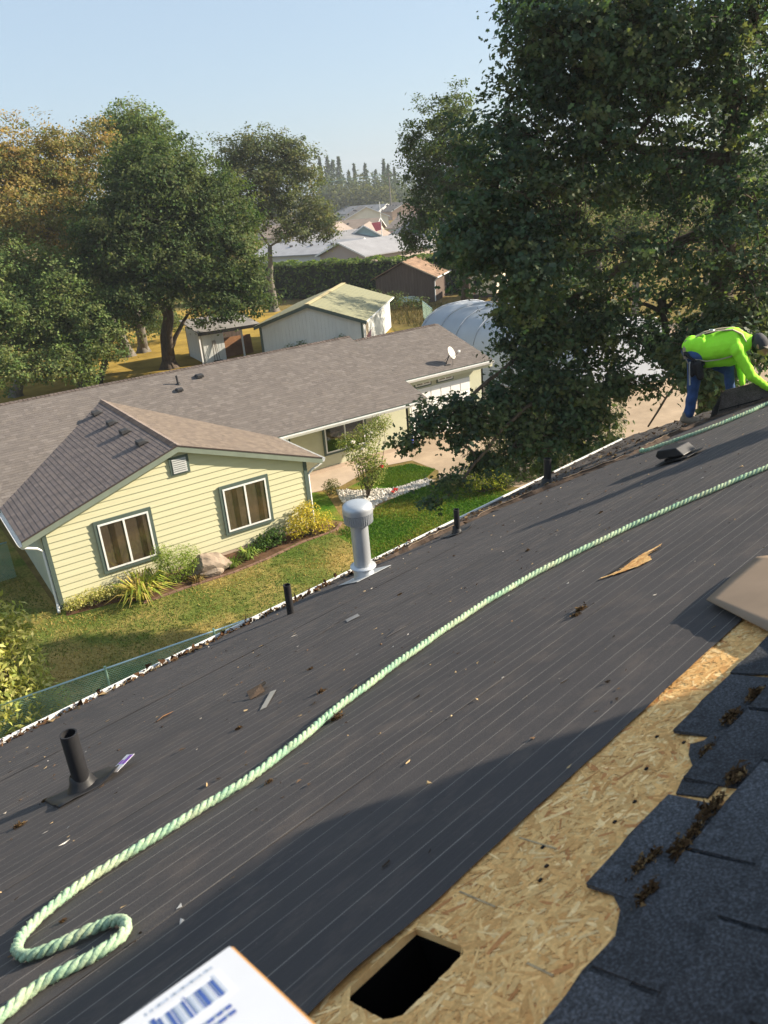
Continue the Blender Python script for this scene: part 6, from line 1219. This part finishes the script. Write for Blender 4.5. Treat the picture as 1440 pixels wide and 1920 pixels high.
fh(648, 412, 3.0, .12, 12, 18, 3.0, 2.8, (.72, .66, .54), TANR, 'cream house with a broad lit gable in the middle distance')
fh(735, 395, 3.0, .3, 10, 16, 2.8, 2.4, (.62, .40, .28), BRNR, 'orange-tan house half hidden by oak leaves'); fh(655, 393, 3.0, .2, 10, 18, 2.8, 2.4, (.66, .62, .52), GRYR, 'cream gable farther up among grey roofs'); fh(690, 385, 3.0, -.5, 10, 18, 2.8, 2.4, (.40, .44, .46), GRYR, 'grey house with a steep gable near the field'); fh(738, 378, 3.0, .4, 10, 18, 2.8, 2.4, (.70, .66, .58), GRYR, 'white-gabled house farthest toward the field edge')
fh(636, 396, 3.0, 1.1, 10, 22, 2.8, 2.2, (.6, .6, .6), TANR, 'brown-roofed house below the wood'); fh(628, 384, 3.0, 1.0, 10, 22, 2.8, 2.2, (.55, .62, .66), GRYR, 'pale blue house below the wood'); fh(708, 396, 3.0, .9, 10, 20, 2.8, 2.2, (.6, .6, .6), GRYR, 'grey-roofed house between cream gables'); fh(668, 384, 3.0, 1.3, 10, 26, 2.8, 2.2, (.62, .6, .55), GRYR, 'long grey roof near the field edge'); fh(800, 440, 2.8, .4, 9, 14, 2.6, 2.0, (.68, .68, .66), GRYR, 'white house behind the mid-distance oak'); fh(850, 420, 2.8, .9, 9, 16, 2.6, 2.0, (.5, .55, .56), TANR, 'house behind the oak toward the camper'); fh(560, 425, 2.8, .9, 9, 16, 2.6, 2.0, (.6, .5, .45), TANR, 'brown-roofed house seen through the open oak'); fh(540, 455, 2.6, .2, 8, 14, 2.6, 1.8, (.62, .56, .5), BRNR, 'tan house seen low through the open oak')
hedge('far_hedge', [tuple(gnd(612, 462)[:2]), tuple(gnd(652, 452)[:2])], 2.6, 1.6, .4, 1200, [(.16, .22, .03), (.12, .18, .03), (.07, .11, .025)], 'bright clipped hedge between two blue gables', .02)
bush('red_maple', tuple(gnd(700, 466)), [((0, 0, 2.2), (2.6, 2.6, 1.5)), ((1.8, -1.2, 1.8), (2.0, 2.0, 1.2)), ((-1.6, 1, 1.9), (1.8, 1.8, 1.2))], .35, 1500, [(.24, .035, .035), (.17, .03, .035), (.30, .06, .05)], 'low spreading red-leaved maple beside the blue gable', 'tree', stems=3)
bush('green_tree', tuple(gnd(560, 480)), [((0, 0, 2.5), (3, 3, 2.2))], .4, 1200, [(.16, .18, .035), (.12, .15, .03)], 'yellow-green tree behind the trunk of the open oak', 'tree', stems=3)
pf = gnd(720, 490); fp = thing('flagpole', pf, 'white flagpole with two small flags behind the hedge', 'flagpole'); hp = at(713, 378, math.hypot(pf[0] - CAM[0], pf[1] - CAM[1]))[2]
MB().tube([pf, (pf[0], pf[1], hp)], [.07, .04], 6).build('pole', M['white'], fp)
for zf, c in ((hp * .66, (.55, .12, .14)), (hp * .40, (.35, .42, .62))): MB().prism([(pf[0] - 1.2, pf[1] + .8, zf), (pf[0], pf[1], zf + .1), (pf[0], pf[1], zf - 1.0), (pf[0] - .7, pf[1] + .5, zf - 1.2)], (.02, .03, 0)).build('flag_cloth', plain('fc' + str(int(zf)), c, .8, .25, 2), fp)
# field edge, pole line, wood
fe = [at(x, 360, 330)[:2] for x in (560, 640, 720, 800, 880)]; sheet('meadow', [tuple(at(520, 360, 300)[:2]), tuple(at(900, 360, 300)[:2]), tuple(at(900, 360, 420)[:2]), tuple(at(520, 360, 420)[:2])], .0, plain('far_meadow', (.13, .17, .05), 1, .2, .05, spec=0))
hedge('field_hedge', [tuple(at(x, 360, 300)[:2]) for x in (540, 640, 740, 850)], 1.8, 3, 1.0, 1800, [(.14, .19, .05), (.11, .16, .045)], 'long low green hedge at the far edge of the houses', .1)
ORD = 'first second third fourth fifth sixth seventh eighth ninth tenth eleventh twelfth thirteenth fourteenth fifteenth sixteenth'.split()
def conifer(px, d, h, r, label):
    b_ = at(px, 360, d); b_[2] = 0; T = thing('conifer', b_, label, 'conifer', 'conifers of the far wood'); n = 800; z = (rng.random(n) ** 1.25 * .93 + .05); a = rng.uniform(0, 6.283, n); lay = .55 + .5 * np.abs(np.sin(z * 19 + a * 2 + px)) * rng.uniform(.7, 1.2, n)
    rr = r * (1 - z) ** .8 * lay * rng.random(n) ** .35; C = np.stack([rr * np.cos(a), rr * np.sin(a), z * h - rr * .25], 1); O = np.stack([np.cos(a), np.sin(a), .2 + 0 * a], 1); K = np.array([(.05, .08, .04), (.065, .10, .045), (.08, .11, .045)])[rng.integers(0, 3, n)] * rng.uniform(.8, 1.2, (n, 1))
    link('foliage', leaf_mesh('foliage', C, h * .06, LANCE * np.array((1.8, 1.2)), K, .3, O), M['leaf_far'], T); MB().tube([b_, b_ + np.array((0, 0, h * .98))], [h * .016, .06], 5).build('trunk', M['bark'], T)
for i, (px, top) in enumerate(((605, 286), (619, 284), (629, 288), (640, 280), (657, 304), (668, 298), (688, 296), (707, 306), (723, 284), (731, 300), (742, 304))):
    d = 345 + (i * 37) % 40; h = at(px, top + 5 + (i * 11) % 9, d)[2]; conifer(px, d, h, h * (.13 + .20 * ((i * 7) % 5) / 4), ORD[i] + ' skyline conifer of the far wood, counting from the open-crowned oak')
tips = []
def far_bush(px, top, d, r, pal, lab):
    b_ = at(px, 360, d); b_[2] = 0; h = at(px, top, d)[2]; bush('far_tree', tuple(b_), [((0, 0, h * .5), (r, r, h * .5)), ((r * .6, 0, h * .35), (r * .7, r * .7, h * .33)), ((-r * .6, 0, h * .38), (r * .7, r * .7, h * .34))], 1.5, 520, pal, lab, 'tree', stems=1, group='broadleaf trees of the far wood', pw=.3)
for i, (px, top, r) in enumerate(((610, 326, 6), (625, 330, 6), (640, 322, 6), (655, 326, 6.5), (668, 318, 5.5), (682, 322, 6), (698, 320, 6.5), (712, 326, 6), (727, 318, 6), (742, 322, 6))):
    far_bush(px, top, 320 + (i * 29) % 25, r, ([(.075, .10, .04), (.06, .085, .035)], [(.11, .12, .045), (.09, .10, .04)], [(.045, .07, .033), (.055, .08, .038)])[i % 3], ORD[i] + ' tall broadleaf tree of the far wood, counting from the open-crowned oak')
for i, (px, top, r) in enumerate(((635, 345, 4.5), (662, 344, 4.5), (690, 346, 4), (718, 345, 4.5))):
    far_bush(px, top, 312, r, [(.12, .13, .05), (.10, .11, .045)], ORD[i] + ' low yellow-green tree at the meadow edge, counting from the open-crowned oak')
C_, O_, K_ = [], [], []
for i, px in enumerate(list(range(-420, 605, 40)) + list(range(762, 1800, 44))):
    d = 335 + (i * 31) % 60; b_ = at(px, 360, d); h = at(px, 355 - .086 * (px - 720) - 16 - (i * 13) % 22, d)[2]; k = 420; q = rng.normal(0, 1, (k, 3)); q /= np.linalg.norm(q, axis=1)[:, None]; f = rng.random(k) ** .3
    C_.append(np.array((b_[0], b_[1], h * .48)) + q * (10, 10, h * .5) * f[:, None]); O_.append(q); K_.append(np.array([(.07, .10, .045), (.06, .085, .04)])[rng.integers(0, 2, k)] * rng.uniform(.8, 1.2, (k, 1)))
tag(link('far_wood', leaf_mesh('far_wood', np.vstack(C_), 2.2, DIAM, np.vstack(K_), .5, np.vstack(O_)), M['leaf_far']), 'distant wood closing the view between the nearer crowns', 'wood', kind='stuff')
pp = at(731, 357, 296); pp[2] = 0; pl = thing('power_pole', pp, 'wooden power pole with crossarm in front of the far wood', 'power pole'); hp = at(730, 324, 296)[2]
MB().tube([pp, (pp[0], pp[1], hp)], [.3, .2], 6).build('pole', M['barkgrey'], pl); ca = np.array((.82, -.56, 0)) * 1.6; top = np.array((pp[0], pp[1], hp - .6)); MB().bar(top - ca, top + ca, .25, .25).build('crossarm', M['barkgrey'], pl)
for k in (-1, 1): MB().tube(curve_pts(top + ca * k * .9, at(560, 345, 330) + np.array((0, 0, k * .3)), .0, 8), .05, 3).build('wire', M['wire'], pl)
# haze over the whole place
hz_m, t, p = newmat('haze_air'); t.nodes.remove(p); pv = N(t, 'ShaderNodeVolumePrincipled'); pv.inputs['Color'].default_value = (.80, .86, .93, 1); pv.inputs['Density'].default_value = .00042; pv.inputs['Anisotropy'].default_value = .2
t.links.new(pv.outputs[0], t.nodes['Material Output'].inputs['Volume'])
HZ = 1
if HZ: tag(MB().box((-700, -300, -1.2), (900, 900, 48)).build('haze', hz_m), 'thin smoky morning haze', 'haze', kind='stuff')
